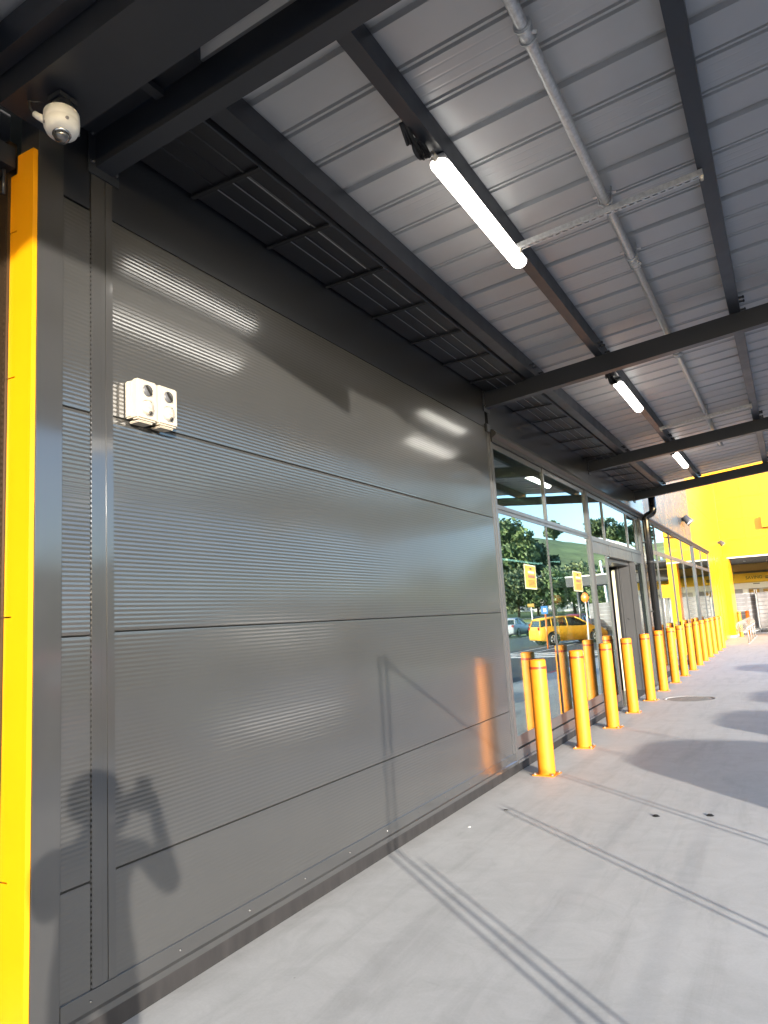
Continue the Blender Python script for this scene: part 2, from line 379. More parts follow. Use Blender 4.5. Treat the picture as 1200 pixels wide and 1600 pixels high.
for i in range(4):
    z0, z1 = SEAMS[i]+(g if i else 0), SEAMS[i+1]-g
    child(rib_panel(2.336, 7.395, z0, z1), 'wall_panel', M['panel'], wall)
    child(rib_panel(2.062, 2.205, z0+(-.012 if i else 0), z1-.012), 'wall_panel', M['panel'], wall)
b = MB(); b.box(-.05, -.002, 2.33, 7.40, SEAMS[4]+g, 4.30); child(b, 'top_panel', M['lining'], wall)  # top panels darker than the ribbed ones: gutter shade put into the colour
b = MB(); b.box(-.05, -.0025, 2.062, 2.206, SEAMS[4]-.004, 4.30); child(b, 'top_panel', M['lining'], wall)
b = MB(); b.box(-.09, -.046, 1.94, 7.42, .1, 4.3); child(b, 'backing', M['black'], wall)
b = MB(); b.box(-.12, .004, 1.93, 2.058, .1, 4.30)                   # corner flashing
child(b, 'corner_trim', M['flash'], wall)
b = MB()
b.box(-.05, .003, 2.212, 2.262, .214, 4.3); b.box(-.05, .001, 2.264, 2.292, .214, 4.3); b.box(-.05, .004, 2.294, 2.334, .214, 4.3)
for i in range(150): b.box(.0002, .0012, 2.206, 2.2115, .22+i*.0226, .22+i*.0226+.012)   # scalloped edge of the panel end
child(b, 'seam_trim', M['flash'], wall)
b = MB(); b.box(-.06, .006, 7.398, 7.452, .11, 3.66); b.box(-.06, .014, 7.455, 7.475, .11, 3.66); child(b, 'end_trim', M['frame'], wall)
b = MB(); b.rbox(-.03, .030, 7.36, 7.47, 3.61, 3.70, .006); child(b, 'end_cap', M['steel'], wall)
b = MB()
b.prism([(-.06, .106), (.018, .106), (.018, .134), (.007, .142), (.007, .213), (-.06, .213)], 'y', 2.06, 7.475)
for i in range(11):
    y = 2.2+i*.5; b.lathe([(0, .0075), (.004, .0075), (.006, 0)], (.007, y, .175), (1, 0, 0), 8)
child(b, 'base_trim', M['flash'], wall)
b = MB(); b.box(-.3, -.025, 1.95, 12.15, -.02, .105); child(b, 'plinth', M['plinth'], wall)
# upper lining of the wall over the windows (dark, smooth, above the shopfront head)
fas = thing('fascia_panel', (0, 7.48, 3.66), 'smooth dark fascia lining between the window head and the canopy gutter', 'fascia')
for (a, c) in ((7.482, 12.10), (12.104, 16.1), (16.104, 17.2)):
    b = MB(); b.box(-.05, .002, a, c, 3.66, 4.30); child(b, 'lining', M['lining'], fas)
b = MB()
b.prism([(-.05, 3.52), (.03, 3.52), (.034, 3.56), (.075, 3.585), (.082, 3.60), (.078, 3.62), (.055, 3.645), (.02, 3.658), (-.05, 3.658)], 'y', 7.48, 31.35)
child(b, 'head_flashing', mat('head_flashing_grey', (.030, .030, .032), rough=.45, spec=.35), fas)

# ---- yellow recess return at the left edge
yr = thing('recess_return', (0, 1.93, 0), 'narrow yellow return of the doorway recess at the left picture edge', 'wall')
b = MB(); b.box(-.108, .0, 1.905, 1.928, .0, 3.80); child(b, 'front_flashing', M['yellow_trim'], yr)
b = MB()
for (z0, z1) in ((0, .70), (.706, 1.73), (1.736, 2.76), (2.766, 3.44), (3.446, 3.72)):
    b.box(-.165, -.110, 1.912, 1.935, z0, z1)
child(b, 'back_flashing', M['yellow_trim'], yr)
b = MB(); b.box(-.30, -.168, 1.90, 1.94, 0, 3.9)
for i in range(120): b.box(-.185, -.178, 1.897, 1.899, .05+i*.03, .066+i*.03)
child(b, 'door_track', mat('bronze_track', (0.05, 0.033, 0.02), rough=0.3, metal=0.4), yr)
child(MB().box(-2.2, -2.1, -8, 1.9, 0, 4.15), 'recess_back', M['frame_dark'], yr)
child(MB().box(-2.1, -.31, 1.95, 2.0, 0, 4.15), 'recess_side', M['frame_dark'], yr)
child(MB().box(-2.2, .0, -8, 1.93, 4.26, 4.31), 'recess_soffit', M['soffit'], yr)
b = MB(); b.box(-.30, -.12, 1.60, 1.90, 3.74, 3.84); b.tube([(-.2, 1.62, 3.74), (-.2, 1.88, 3.74)], .025); b.tube([(-.14, 1.86, 3.72), (-.14, 1.86, 3.60)], .008)
child(b, 'door_rail', M['steel'], yr)

# ================================================================== SHOPFRONT
def member(y0, y1, z0, z1, x0=-.085, x1=.0): return MB().box(x0, x1, y0, y1, z0, z1)
sf = thing('shopfront', (0, 7.5, 0), 'tall glazed shopfront with grey frames and a recessed sliding door', 'shopfront')
FX0, FX1 = -.09, .012
def mull(y, w, z0, z1, x1=FX1, parent=sf, mt=None):
    mb = MB(); mb.box(FX0, x1, y-w/2, y+w/2, z0, z1)
    if w > .1:
        mb.box(x1-.001, x1+.012, y-w/2+.012, y-w/2+.03, z0, z1); mb.box(x1-.001, x1+.012, y-.012, y+.012, z0, z1); mb.box(x1-.001, x1+.012, y+w/2-.03, y+w/2-.012, z0, z1)
    child(mb, 'mullion', mt or M['frame'], parent)
mull(7.505, .055, .13, 3.52)
mull(9.40, .055, 2.825, 3.52); mull(9.36, .035, .36, 2.735, x1=.002, mt=M['frame_dark'])
mull(11.70, .16, .13, 3.52)
b = member(7.533, 11.62, 2.735, 2.825); b.box(.012, .016, 7.533, 11.62, 2.775, 2.785); child(b, 'transom', M['frame'], sf)
b = member(7.533, 11.62, .245, .36, x1=-.005); b.box(-.09, .014, 7.48, 11.62, .132, .232); b.box(-.09, .026, 7.48, 11.62, .108, .131); child(b, 'sill', M['frame'], sf)
b = member(7.533, 16.6, 3.46, 3.52); child(b, 'head_rail', M['frame'], sf)
def pane(y0, y1, z0, z1, x=-.012, parent=sf, name='window_pane'):
    child(MB().box(x-.004, x+.004, y0, y1, z0, z1), name, M['glass'], parent)
pane(7.533, 9.372, 2.825, 3.46); pane(9.428, 11.62, 2.825, 3.46)
pane(7.533, 9.342, .36, 2.735); pane(9.378, 11.62, .36, 2.735)
# door bay: head box, sidelight, recess
b = member(11.78, 16.35, 2.53, 2.80); b.box(.012, .018, 11.78, 16.35, 2.72, 2.728); b.box(.012, .018, 13.0, 13.01, 2.54, 2.72); b.box(.012, .018, 15.1, 15.11, 2.54, 2.72)
child(b, 'door_head', M['frame'], sf)
mull(12.85, .05, 2.80, 3.46); mull(14.95, .05, 2.80, 3.46); mull(15.9, .06, 2.80, 3.46); mull(12.82, .055, .0, 2.53); mull(16.35, .12, .0, 3.52)
pane(11.78, 12.825, 2.80, 3.46); pane(12.875, 14.925, 2.80, 3.46); pane(14.975, 15.87, 2.80, 3.46); pane(15.93, 16.29, 2.80, 3.46)
b = member(11.78, 12.79, .11, .22); child(b, 'sidelight_sill', M['frame'], sf); pane(11.78, 12.79, .22, 2.53)
mull(15.32, .06, 0, 2.53); pane(15.35, 16.29, .03, 2.53)
b = MB(); b.box(-.345, -.095, 15.30, 15.345, 0, 2.53); b.box(-.30, -.29, 15.29, 15.299, 0, 2.53); child(b, 'jamb_lining', M['frame'], sf)
b = MB(); b.box(-.455, -.385, 15.28, 15.36, 0, 2.40); child(b, 'door_edge', mat('pale_seal', (.62, .60, .44), rough=.5), sf)
b = MB(); b.box(-1.2, -.30, 15.37, 15.42, 0, 2.53); b.box(-.382, -.348, 15.27, 15.36, 0, 2.53); child(b, 'pocket_shade', M['black'], sf)  # painted black to stand for the unlit gap beside the jamb
b = MB(); b.box(-.80, -.10, 12.8, 15.3, 2.46, 2.525); child(b, 'recess_soffit', M['frame_dark'], sf)
b = MB(); b.box(-.75, -.71, 12.0, 13.0, 0, .1); b.box(-.75, -.71, 12.0, 13.0, 2.36, 2.45); b.box(-.75, -.71, 12.95, 13.0, .1, 2.36); d_ = child(b, 'sliding_door', M['frame_dark'], sf)
pane(12.02, 12.95, .1, 2.36, x=-.73, parent=sf, name='door_glass')
b = MB(); b.rbox(-.16, -.09, 13.4, 13.62, 2.40, 2.455, .008); b.lathe([(0, .03), (.02, .024), (.03, 0)], (-.125, 13.51, 2.402), (0, 0, -1), 12); child(b, 'door_sensor', M['frame_dark'], sf)
b = MB(); b.box(-.03, -.025, 15.95, 15.957, .9, 1.35); child(b, 'orange_strip', M['orange'], sf)
child(MB().box(-.8, .05, 12.15, 16.4, .001, .012), 'threshold', M['frame'], sf)
child(MB().box(-.05, -.002, 16.41, 17.25, .0, 3.52), 'pier_panel', M['flash'], sf)

# second window strip
wsn = thing('window_strip', (0, 17.4, 0), 'long strip window of narrow panes behind the far row of bollards', 'window')
MY = [17.4, 18.4, 20.8, 23.25, 26.0, 28.5, 31.1]
for i, y in enumerate(MY):
    mull(y, .16 if i == 4 else .06, .14, 3.52, parent=wsn, x1=.03 if i == 4 else FX1)
child(member(17.4, 31.1, 2.82, 2.92, x1=.008), 'transom', M['frame'], wsn)
child(member(17.4, 31.1, .14, .26, x1=.008), 'sill', M['frame'], wsn)
for i in range(len(MY)-1):
    pane(MY[i]+.03, MY[i+1]-.03, .26, 2.82, parent=wsn); pane(MY[i]+.03, MY[i+1]-.03, 2.92, 3.52, parent=wsn)
child(MB().box(-.1, -.01, 17.3, 31.3, 0, .139), 'plinth', M['plinth'], wsn)

# interior (dark shop seen dimly through the glass)
b = MB(); b.box(-9, -8.9, 1, 38, 0, 4.2); b.box(-9, -.1, 1.0, 1.1, 0, 4.2); b.box(-9, -.1, 38, 38.1, 0, 4.2); b.box(-9, -.06, .9, 38.2, 4.31, 4.36)
b.box(-9, -.75, 1, 38, .002, .012)
tag(b.build('interior_shell', M['inside']), kind='structure')
b = MB(); b.box(-.30, -.12, 2.2, 7.48, 0.11, 4.3)
tag(b.build('inner_lining', M['inside']), kind='structure')
du = thing('air_duct', (-.6, 9.5, 3.0), 'silver foil wrapped air duct hanging inside behind the upper shopfront glass', 'duct')
b = MB(); b.rbox(-.85, -.22, 8.75, 10.0, 3.02, 3.44, .03); child(b, 'duct_box', M['foil'], du)
b = MB(); b.rbox(-.7, -.35, 9.9, 10.6, 2.9, 3.3, .02); child(b, 'duct_collar', M['greyplastic'], du)

# posters on the panes
def poster(y0, y1, z0, z1, label, tilt):
    p = thing('poster', (.0015, (y0+y1)/2, z0), label, 'poster', 'posters on the shopfront panes')
    w, h = y1-y0, z1-z0
    def q(a, c, d, e, x, mt, name):
        o = MB().box(x, x+.0012, a*w-w/2, c*w-w/2, d*h, e*h).build(name, mt, p)
        return o
    q(0, 1, 0, 1, -.009, M['paper'], 'sheet'); q(.05, .95, .05, .95, -.0068, M['poster_y'], 'printed_field')
    q(.28, .82, .64, .74, -.0052, M['paper'], 'white_block'); q(.30, .85, .46, .58, -.0052, mat('poster_brown', (.2, .1, .06), rough=.6), 'dark_block')
    b = MB()
    for i in range(5):
        zz = (.12+i*.055)*h; b.box(-.0052, -.004, -.22*w, (.30 if i % 2 else .36)*w, zz, zz+.018*h)
    b.box(-.0052, -.004, -.05*w, .12*w, .80*h, .87*h)
    b.build('printed_line', M['inky'], p)
    p.rotation_euler = (R(tilt), 0, 0)
    return p
poster(8.30, 8.74, 1.91, 2.20, 'yellow printed poster stuck on the shopfront pane nearest the ribbed wall', -1.0)
poster(10.48, 10.98, 1.90, 2.19, 'yellow printed poster on the shopfront pane just left of the wide mullion', -1.0)

# ================================================================== UPPER WALL + PORTAL
YP = 38.6
uw = thing('upper_wall', (0, 17.2, 3.66), 'tall silver grey panelled wall above the strip window beyond the canopy', 'wall')
for (y0, y1) in ((17.206, 21.83), (21.838, 24.1), (24.108, 26.33)):
    for (z0, z1) in ((3.66, 5.14), (5.148, 6.68), (6.688, 10.5)):
        child(MB().box(-.06, .0, y0, y1, z0, z1), 'cladding_panel', M['silverpanel'], uw)
po = thing('entrance_portal', (0, 26.34, 0), 'bright yellow clad entrance portal rising above the trolley bay', 'portal')
b = MB()
for (y0, y1) in ((26.34, 31.2), (31.208, YP)):
    for (z0, z1) in ((3.66, 5.14), (5.148, 6.68), (6.688, 10.5)):
        b.box(-.06, .003, y0, y1, z0, z1)
child(b, 'side_cladding', M['yellow'], po)
xs = [0.004, 1.10, 1.95, 2.52]
b = MB()
for i in range(3):
    for (z0, z1) in ((3.70, 4.52), (4.527, 5.50), (5.507, 6.55), (6.557, 7.8), (7.807, 10.5)):
        b.box(xs[i]+.003, xs[i+1]-.003, YP-.10, YP-.02, z0, z1)
child(b, 'front_cladding', M['yellow'], po)
child(MB().box(.26, 2.52, YP-.02, YP+1.2, 3.70, 10.5), 'header_core', M['soffit'], po)
child(MB().box(.24, 2.53, YP-.115, YP-.1005, 3.66, 3.72), 'header_trim', M['white'], po)
b = MB(); b.box(-.06, .008, 31.14, 37.2, 0.02, 3.655); b.box(.008, .03, 33.3, 33.36, .02, 3.6); b.box(.008, .03, 34.6, 34.66, .02, 3.6)
child(b, 'pier_cladding', M['yellow'], po)
b = MB(); b.box(-.06, .26, 37.2, YP+1.2, .12, 3.695); child(b, 'left_pillar', M['yellow'], po)
b = MB(); b.box(2.10, 2.52, YP-.1, YP+.8, .0, 3.695); child(b, 'right_pillar', M['yellow'], po)
child(MB().box(-.06, .24, 37.25, YP+1.1, .0, .12), 'pillar_base', M['kerb'], po)
sb = thing('sign_box', (1.9, YP-.35, 4.98), 'plain yellow box sign projecting from the upper portal wall at the right edge', 'sign')
child(MB().rbox(1.86, 2.5, YP-.40, YP-.105, 4.97, 5.50, .01), 'box_body', M['yellow'], sb)
child(MB().box(1.88, 2.48, YP-.38, YP-.12, 4.955, 4.969), 'box_base', M['inky'], sb)

# entrance interior beyond the portal
en = thing('store_entrance', (0.5, 50, 0), 'store entrance front with yellow lettered sign band seen through the portal', 'shopfront')
child(MB().box(-3, 6, 50.1, 50.3, 0, 4.4), 'back_wall', M['inside'], en)
child(MB().box(-1.2, 6, YP+1.3, 50.1, 3.85, 3.95), 'soffit', M['soffit'], en)
child(MB().box(-1.2, 6, 49.7, 50.1, 3.40, 3.85), 'upper_band', mat('amber_band', (.72, .47, .14), rough=.5), en)
child(MB().box(-.3, 6, 49.5, 50.09, 2.72, 3.27), 'sign_band', mat('sign_yellow', (.90, .56, .03), rough=.5), en)
child(MB().box(-1.2, 6, 49.6, 50.09, 2.36, 2.70), 'silver_band', M['white'], en)
for x in (-.8, .1, 2.4): child(MB().box(x, x+.32, 49.7, 50.0, 0, 2.355), 'door_post', M['white'], en)
b = MB()
b.box(.45, 1.0, 50.05, 50.09, 2.05, 2.3); b.box(1.2, 2.1, 50.05, 50.09, 2.0, 2.28)
child(b, 'shelf_stock', mat('amber_stock', (.35, .22, .06), rough=.6), en)
def txt(s, size, x, z, mt):
    o = text_mesh('lettering', s, size, (x-en.location.x, 49.495-50, z), (R(90), 0, 0), mt, en, .003); return o
txt('SAVING', .26, .36, 2.86, M['inky'])
for z in (2.90, 2.99): child(MB().box(1.42, 1.86, 49.49, 49.497, z, z+.045), 'small_lettering', M['inky'], en)
child(MB().box(.72, 1.08, 49.55, 49.595, 2.60, 2.64), 'door_closer', M['inky'], en)
for x in (.6, 1.1, 1.7):
    b = MB(); b.lathe([(0, .0), (.06, .0), (.07, .03), (.05, .06)], (x, 45+x, 3.79), (0, 0, 1), 12); child(b, 'downlight', M['white'], en)
# portal side walls
child(MB().box(-1.2, -1.1, YP+1.2, 50.1, 0, 4), 'side_wall', M['inside'], en)

# ---- temporary fence panels with white shade cloth
def fence(x0, x1, y, label, dark_base):
    t = thing('temporary_fence', ((x0+x1)/2, y, 0), label, 'fence', 'shade cloth fence panels inside the portal')
    b = MB(); n = 26
    pr = []
    for i in range(n+1):
        u = i/n; pr.append((x0+.05+u*(x1-x0-.1), y+.012*math.sin(u*19+x0*5)+.02*math.sin(u*7)))
    vs = []
    for (x, yy) in pr: vs += [(x, yy, .22), (x, yy, 2.02+.01*math.sin(x*9)), (x, yy+.006, 2.02+.01*math.sin(x*9)), (x, yy+.006, .22)]
    fs = []
    for i in range(n):
        for q in range(4): fs.append((4*i+q, 4*i+(q+1) % 4, 4*i+4+(q+1) % 4, 4*i+4+q))
    b.add(vs, fs, True); child(b, 'shade_cloth', M['shade'], t)
    for x in (x0+.03, x1-.03): child(MB().tube([(x, y+.03, .02), (x, y+.03, 2.2)], .021, 10), 'post', M['galv'], t)
    b = MB()
    for i in range(9): z = .3+i*.21; b.tube([(x0+.03, y-.02, z), (x1-.03, y-.02, z)], .006, 6)
    child(b, 'wire_rail', M['galv'], t)
    child(MB().rbox(x0+.02, x1-.02, y-.18, y+.18, .0, .13, .02), 'base_block', M['black'] if dark_base else M['kerb'], t)
fence(-.75, 1.04, 42.5, 'white shade cloth fence panel between the yellow pillar and the next panel', False)
fence(1.08, 3.1, 42.2, 'white shade cloth fence panel with dark base at the right picture edge', True)
fence(3.15, 5.3, 42.4, 'white shade cloth fence panel outside the right end of the portal', False)
fence(5.35, 7.5, 42.5, 'white shade cloth fence panel farthest from the portal, beside the car park', False)
yb = thing('site_board', (2.75, 42.1, 0), 'plain yellow site board on posts above the shade cloth fence', 'sign')
child(MB().box(2.7, 3.45, 42.0, 42.04, 2.05, 2.75), 'board', M['yellow'], yb)
for x in (2.75, 3.35): child(MB().tube([(x, 42.06, 0), (x, 42.06, 2.75)], .025), 'post', M['galv'], yb)
# covered walkway and white tubular arch beyond (seen mirrored)
cw = thing('covered_walkway', (5.5, 47, 0), 'dark flat roofed walkway canopy beyond the end of the portal', 'canopy')
child(MB().box(3.2, 9.5, 45.6, 48.5, 3.15, 3.75), 'roof', M['soffit'], cw); child(MB().box(3.18, 9.52, 45.55, 45.6, 3.72, 3.80), 'roof_edge', M['white'], cw)
for x in (3.6, 9.2): child(MB().tube([(x, 47, -.1), (x, 47, 3.15)], .08), 'post', M['silverpanel'], cw)
ta = thing('tubular_frame', (6, 52, 0), 'white curved tubular steel frame rising behind the walkway', 'frame')
for i in range(3):
    pts = [(3.4+i*.5+t*.52, 51+i*.6, 3.0+i*.2+3.2*math.sin(min(1, t/10)*PI*.55)) for t in range(11)]
    child(MB().tube(pts, .09, 10), 'curved_tube', M['white'], ta)
for i in range(3): child(MB().tube([(4.2+i*2, 52, -.2), (4.6+i*2, 51.6, 5.0)], .09, 10), 'strut', M['white'], ta)

# ================================================================== CANOPY
cp = thing('canopy', (0, 7.4, 4.0), 'steel framed awning with ribbed metal roof over the footpath', 'canopy')
XO = 6.5
EDGE = [(-7.5, -.8, 4.95), (-.8, -.3, 5.5), (-.3, .3, 6.1), (.3, 16.78, 6.6)]
def zr(z0, x): return z0+SL*x
def sloped(x0, x1, y0, y1, z0, z1, mb=None):      # a beam with its top and bottom following the roof fall
    mb = mb or MB()
    return mb.hexa([(x0, y0, zr(z0, x0)), (x1, y0, zr(z0, x1)), (x0, y1, zr(z0, x0)), (x1, y1, zr(z0, x1)), (x0, y0, zr(z1, x0)), (x1, y0, zr(z1, x1)), (x0, y1, zr(z1, x0)), (x1, y1, zr(z1, x1))])
RAFT = [-0.1, 2.23, 7.39, 12.12, 16.13]
for y in RAFT:
    child(sloped(.004, XO if y > 0 else 4.85, y, y+.10, 3.88, 4.06), 'rafter', M['steel'], cp)
    b = MB(); b.box(.0045, .014, y-.04, y+.14, 3.84, 4.10)
    for (yy, zz) in ((y-.02, 3.9), (y+.12, 3.9), (y-.02, 4.05), (y+.12, 4.05)): b.lathe([(0, .012), (.009, .012), (.011, 0)], (.014, yy, zz), (1, 0, 0), 8)
    child(b, 'wall_cleat', M['steel'], cp)
PUR = [(.50, .60), (1.24, 1.315), (2.51, 2.605), (3.75, 3.84), (4.75, 4.84), (6.2, 6.3)]
for (a, c) in PUR:
    child(sloped(a, c, -7.5 if a < 5 else .35, 16.7, 4.065, 4.205), 'purlin', M['steel'], cp)
for (a, c) in PUR[:4]:
    for y in RAFT[2:]:
        for dy in (-.16, -.06, .16, .26):
            zb = zr(4.065, c); b = MB()
            b.rbox(c+.0345, c+.046, y+dy-.013, y+dy+.013, zb+.055, zb+.080, .003)
            b.lathe([(0, .05), (.01, .05), (.012, 0)], (c-.001, y+dy, zb+.067), (1, 0, 0), 8)
            child(b, 'bolt', M['steel'], cp)
# roof sheet: profile across Y, run along X
def sheet_profile(y0, y1):
    pr = []; k0 = math.ceil((y0-3.61)/.31); k1 = math.floor((y1-3.61)/.31)
    pr.append((y0, 0))
    for k in range(k0, k1+1):
        c = 3.61+.31*k
        if c-.05 < y0 or c+.05 > y1: continue
        if k % 3 == 0:
            pr += [(c-.034, 0), (c-.026, .030), (c+.026, .030), (c+.034, 0)]
        else:
            pr += [(c-.032, 0), (c-.026, .020), (c-.014, .020), (c-.008, .002), (c+.008, .002), (c+.014, .020), (c+.026, .020), (c+.032, 0)]
        for q in ((0.085, .155, .225) if k % 3 == 1 else ()):
            yy = c+q
            if yy < y1-.02: pr += [(yy-.010, 0), (yy, .0014), (yy+.010, 0)]
    pr.append((y1, 0)); return pr
def roof_sheet(y0, y1, x0, x1, name='roof_sheet'):
    pr = sheet_profile(y0, y1); vs = []; fs = []; n = len(pr)
    for x in (x0, x1):
        for (y, h) in pr: vs.append((x, y, zr(4.212, x)+h))
    for x in (x0, x1):
        for (y, h) in pr: vs.append((x, y, zr(4.212, x)+h+.0015))
    for i in range(n-1):
        fs.append((i, i+1, n+i+1, n+i)); fs.append((2*n+i, 3*n+i, 3*n+i+1, 2*n+i+1))
        fs.append((i, 2*n+i, 2*n+i+1, i+1)); fs.append((n+i, n+i+1, 3*n+i+1, 3*n+i))
    b = MB(); b.add(vs, fs); return child(b, name, M['roof'], cp)
for (ya, yb_, xo) in EDGE:
    roof_sheet(ya, yb_, .46, xo)
    child(MB().box(xo+.002, xo+.022, ya, yb_, zr(4.19, xo), zr(4.30, xo)), 'fascia_strip', M['steel'], cp)
# wide boxed beam that carries the camera, and its cable trough
b = MB(); sloped(.004, 4.9, 1.735, 2.035, 3.90, 4.17, b); child(b, 'boxed_beam', M['steel'], cp)
b = MB(); sloped(.004, .70, 2.04, 2.225, 4.05, 4.18, b); b.box(.45, .5, 2.05, 2.2, 4.03, 4.06); child(b, 'cable_trough', M['steel'], cp)
b = MB(); sloped(.004, 4.9, 1.66, 1.73, 4.02, 4.17, b); sloped(.004, .10, 1.45, 1.655, 4.0, 4.17, b); child(b, 'door_beam', M['steel'], cp)
roof_sheet(-7.5, 2.32, .002, .459)
# box gutter along the wall
gu = MB()
gu.prism([(.006, 4.30), (.006, 4.085), (.012, 4.08), (.165, 4.08), (.168, 4.072), (.176, 4.072), (.179, 4.08), (.275, 4.08), (.278, 4.072), (.286, 4.072), (.289, 4.08), (.375, 4.08), (.378, 4.072), (.386, 4.072), (.389, 4.08), (.480, 4.08), (.486, 4.085), (.486, 4.30)], 'y', 2.34, 16.9, close=False)
gut = child(gu, 'gutter', mat('gutter_black', (.013, .013, .015), rough=.4), cp)
y = 2.9
while y < 16.8:
    if all(abs(y-(r_+.05)) > .12 for r_ in RAFT):
        o = MB().box(.006, .49, y-.014, y+.014, 4.060, 4.0715).build('gutter_bracket', M['black'], gut); o.data.transform(Matrix.Translation((0, -7.4, -4.0)))
    y += .686
ln = MB()
for x in (.172, .282, .382):
    y = 2.4
    while y < 16.8:
        ln.box(x-.002, x+.002, y+.5-.0, y+.5+.62, 4.0665, 4.0718); y += .686
o = ln.build('seam_bead', M['greyplastic'], gut); o.data.transform(Matrix.Translation((0, -7.4, -4.0)))

# ---- galvanised pipe + struts
pp = thing('conduit_pipe', (1.93, 2.3, 4.2), 'galvanised steel pipe running under the canopy roof between the purlins', 'pipe')
XP = 1.94; zp = zr(4.115, XP)
child(MB().tube([(XP, -7, zp), (XP, 13.7, zp)], .030, 16), 'pipe_run', M['galv'], pp)
for y in (3.05, 5.75, 8.2, 11.4, 13.6):
    b = MB(); b.tube([(XP, y-.055, zp), (XP, y+.055, zp)], .038, 16); b.tube([(XP, y-.05, zp), (XP, y-.038, zp)], .043, 16); b.tube([(XP, y+.038, zp), (XP, y+.05, zp)], .043, 16)
    b.lathe([(0, .02), (.009, .02), (.011, 0)], (XP+.035, y, zp-.015), (1, 0, -.5), 8); child(b, 'coupling', M['galv'], pp)
for y in (4.72, 5.62, 11.0):
    b = MB(); b.tube([(XP-.045, y, zp+.09), (XP-.04, y, zp-.02), (XP, y, zp-.042), (XP+.04, y, zp-.02), (XP+.045, y, zp+.09)], .006, 8); b.box(XP-.075, XP+.075, y-.015, y+.015, zp+.04, zp+.047); child(b, 'pipe_clip', M['galv'], pp)
def strut(y, label):
    t = thing('strut_channel', (1.9, y, 4.2), label, 'strut', 'slotted strut channels across the purlins')
    x0, x1 = 1.32, 2.54; n = 24; b = MB()
    def P(x, yy, z): return (x, yy, zr(z, x))
    za, zb = 4.018, 4.022
    ss = [x0+.02+i*(x1-x0-.04)/n for i in range(n+1)]
    for (ya, yb_) in ((-.0205, -.0075), (.0075, .0205)):
        b.hexa([P(x0, y+ya, za), P(x1, y+ya, za), P(x0, y+yb_, za), P(x1, y+yb_, za), P(x0, y+ya, zb), P(x1, y+ya, zb), P(x0, y+yb_, zb), P(x1, y+yb_, zb)])
    for i in range(n+1):
        xa, xb = ss[i]-.009, ss[i]+.009
        b.hexa([P(xa, y-.0065, za), P(xb, y-.0065, za), P(xa, y+.0065, za), P(xb, y+.0065, za), P(xa, y-.0065, zb), P(xb, y-.0065, zb), P(xa, y+.0065, zb), P(xb, y+.0065, zb)])
    for sy in (-1, 1):
        ya, yb_ = sorted((y+sy*.0205, y+sy*.0185))
        b.hexa([P(x0, ya, zb), P(x1, ya, zb), P(x0, yb_, zb), P(x1, yb_, zb), P(x0, ya, zb+.036), P(x1, ya, zb+.036), P(x0, yb_, zb+.036), P(x1, yb_, zb+.036)])
    b.hexa([P(x0, y-.018, zb+.032), P(x1, y-.018, zb+.032), P(x0, y+.018, zb+.032), P(x1, y+.018, zb+.032), P(x0, y-.018, zb+.034), P(x1, y-.018, zb+.034), P(x0, y+.018, zb+.034), P(x1, y+.018, zb+.034)], mi=1)  # black strip added behind the slots, standing in for shade inside the channel
    child(b, 'channel', [M['galv'], M['inky']], t)
    for x in (1.34, 2.53): child(MB().lathe([(0, .03), (.01, .03), (.013, 0)], (x, y, zr(4.02, x)), (0, 0, -1), 8), 'bolt', M['bolt'], t)
strut(4.72, 'slotted galvanised strut channel crossing beside the nearest lit batten light')
strut(11.05, 'slotted galvanised strut channel across the purlins over the middle canopy bay')

# ---- batten lights
def light(y0, y1, label):
    t = thing('batten_light', (1.277, (y0+y1)/2, zr(4.065, 1.277)), label, 'light', 'batten lights under the canopy')
    L = y1-y0; r = .056; n = 14
    # diffuser: capsule in plan, half-round section
    b = MB(); vs = []; fs = []; rings = []
    for i in range(9): a = PI/2*i/8; rings.append((-L/2+r-r*math.cos(a), r*math.sin(a)))
    for i in range(9): a = PI/2*i/8; rings.append((L/2-r+r*math.sin(a), r*math.cos(a)))
    for (yy, rr) in rings:
        rr = max(rr, .001)
        for k in range(n+1):
            a = PI*k/n; vs.append((-rr*math.cos(a), yy, -.045-rr*.9*math.sin(a)))
    m_ = n+1
    for i in range(len(rings)-1):
        for k in range(n): fs.append((i*m_+k, i*m_+k+1, (i+1)*m_+k+1, (i+1)*m_+k))
        fs.append((i*m_+n, i*m_, (i+1)*m_, (i+1)*m_+n))
    b.add(vs, fs, True); b.build('diffuser', M['lamp'], t)
    MB().rbox(-.042, .042, -L/2+.02, L/2-.02, -.046, -.004, .006).build('housing', M['greyplastic'], t)
    g_ = MB(); g_.tube([(0, -L/2-.05, -.045), (0, -L/2+.03, -.05)], .018, 10); g_.build('cable_gland', M['bolt'], t)
    c = MB(); pts = []
    for i in range(22):
        a = -PI/2+i/21*2.15*PI; pts.append((-.012-.03*math.sin(a*.5)-.01*i/21, -L/2-.125+.055*math.cos(a), -.035+.05*math.sin(a)-.01))
    c.tube([(0, -L/2-.04, -.045)]+pts+[(-.04, -L/2-.32, .03)], .011, 8)
    for q in range(2): c.tube([(-.02-.014*q, -L/2-.02, -.04)]+[(p[0]-.014*(q+1), p[1]-.012*q, p[2]-.01*q) for p in pts[:15]]+[(-.05-.01*q, -L/2-.30, .01)], .009, 8)
    c.build('cable', M['black'], t)
light(3.46, 4.93, 'lit batten light nearest the camera, with its cable loop on the purlin')
light(8.27, 9.66, 'lit batten light in the middle canopy bay, above the glazed shopfront')
light(12.87, 14.35, 'smallest and farthest lit batten light, in the last canopy bay')

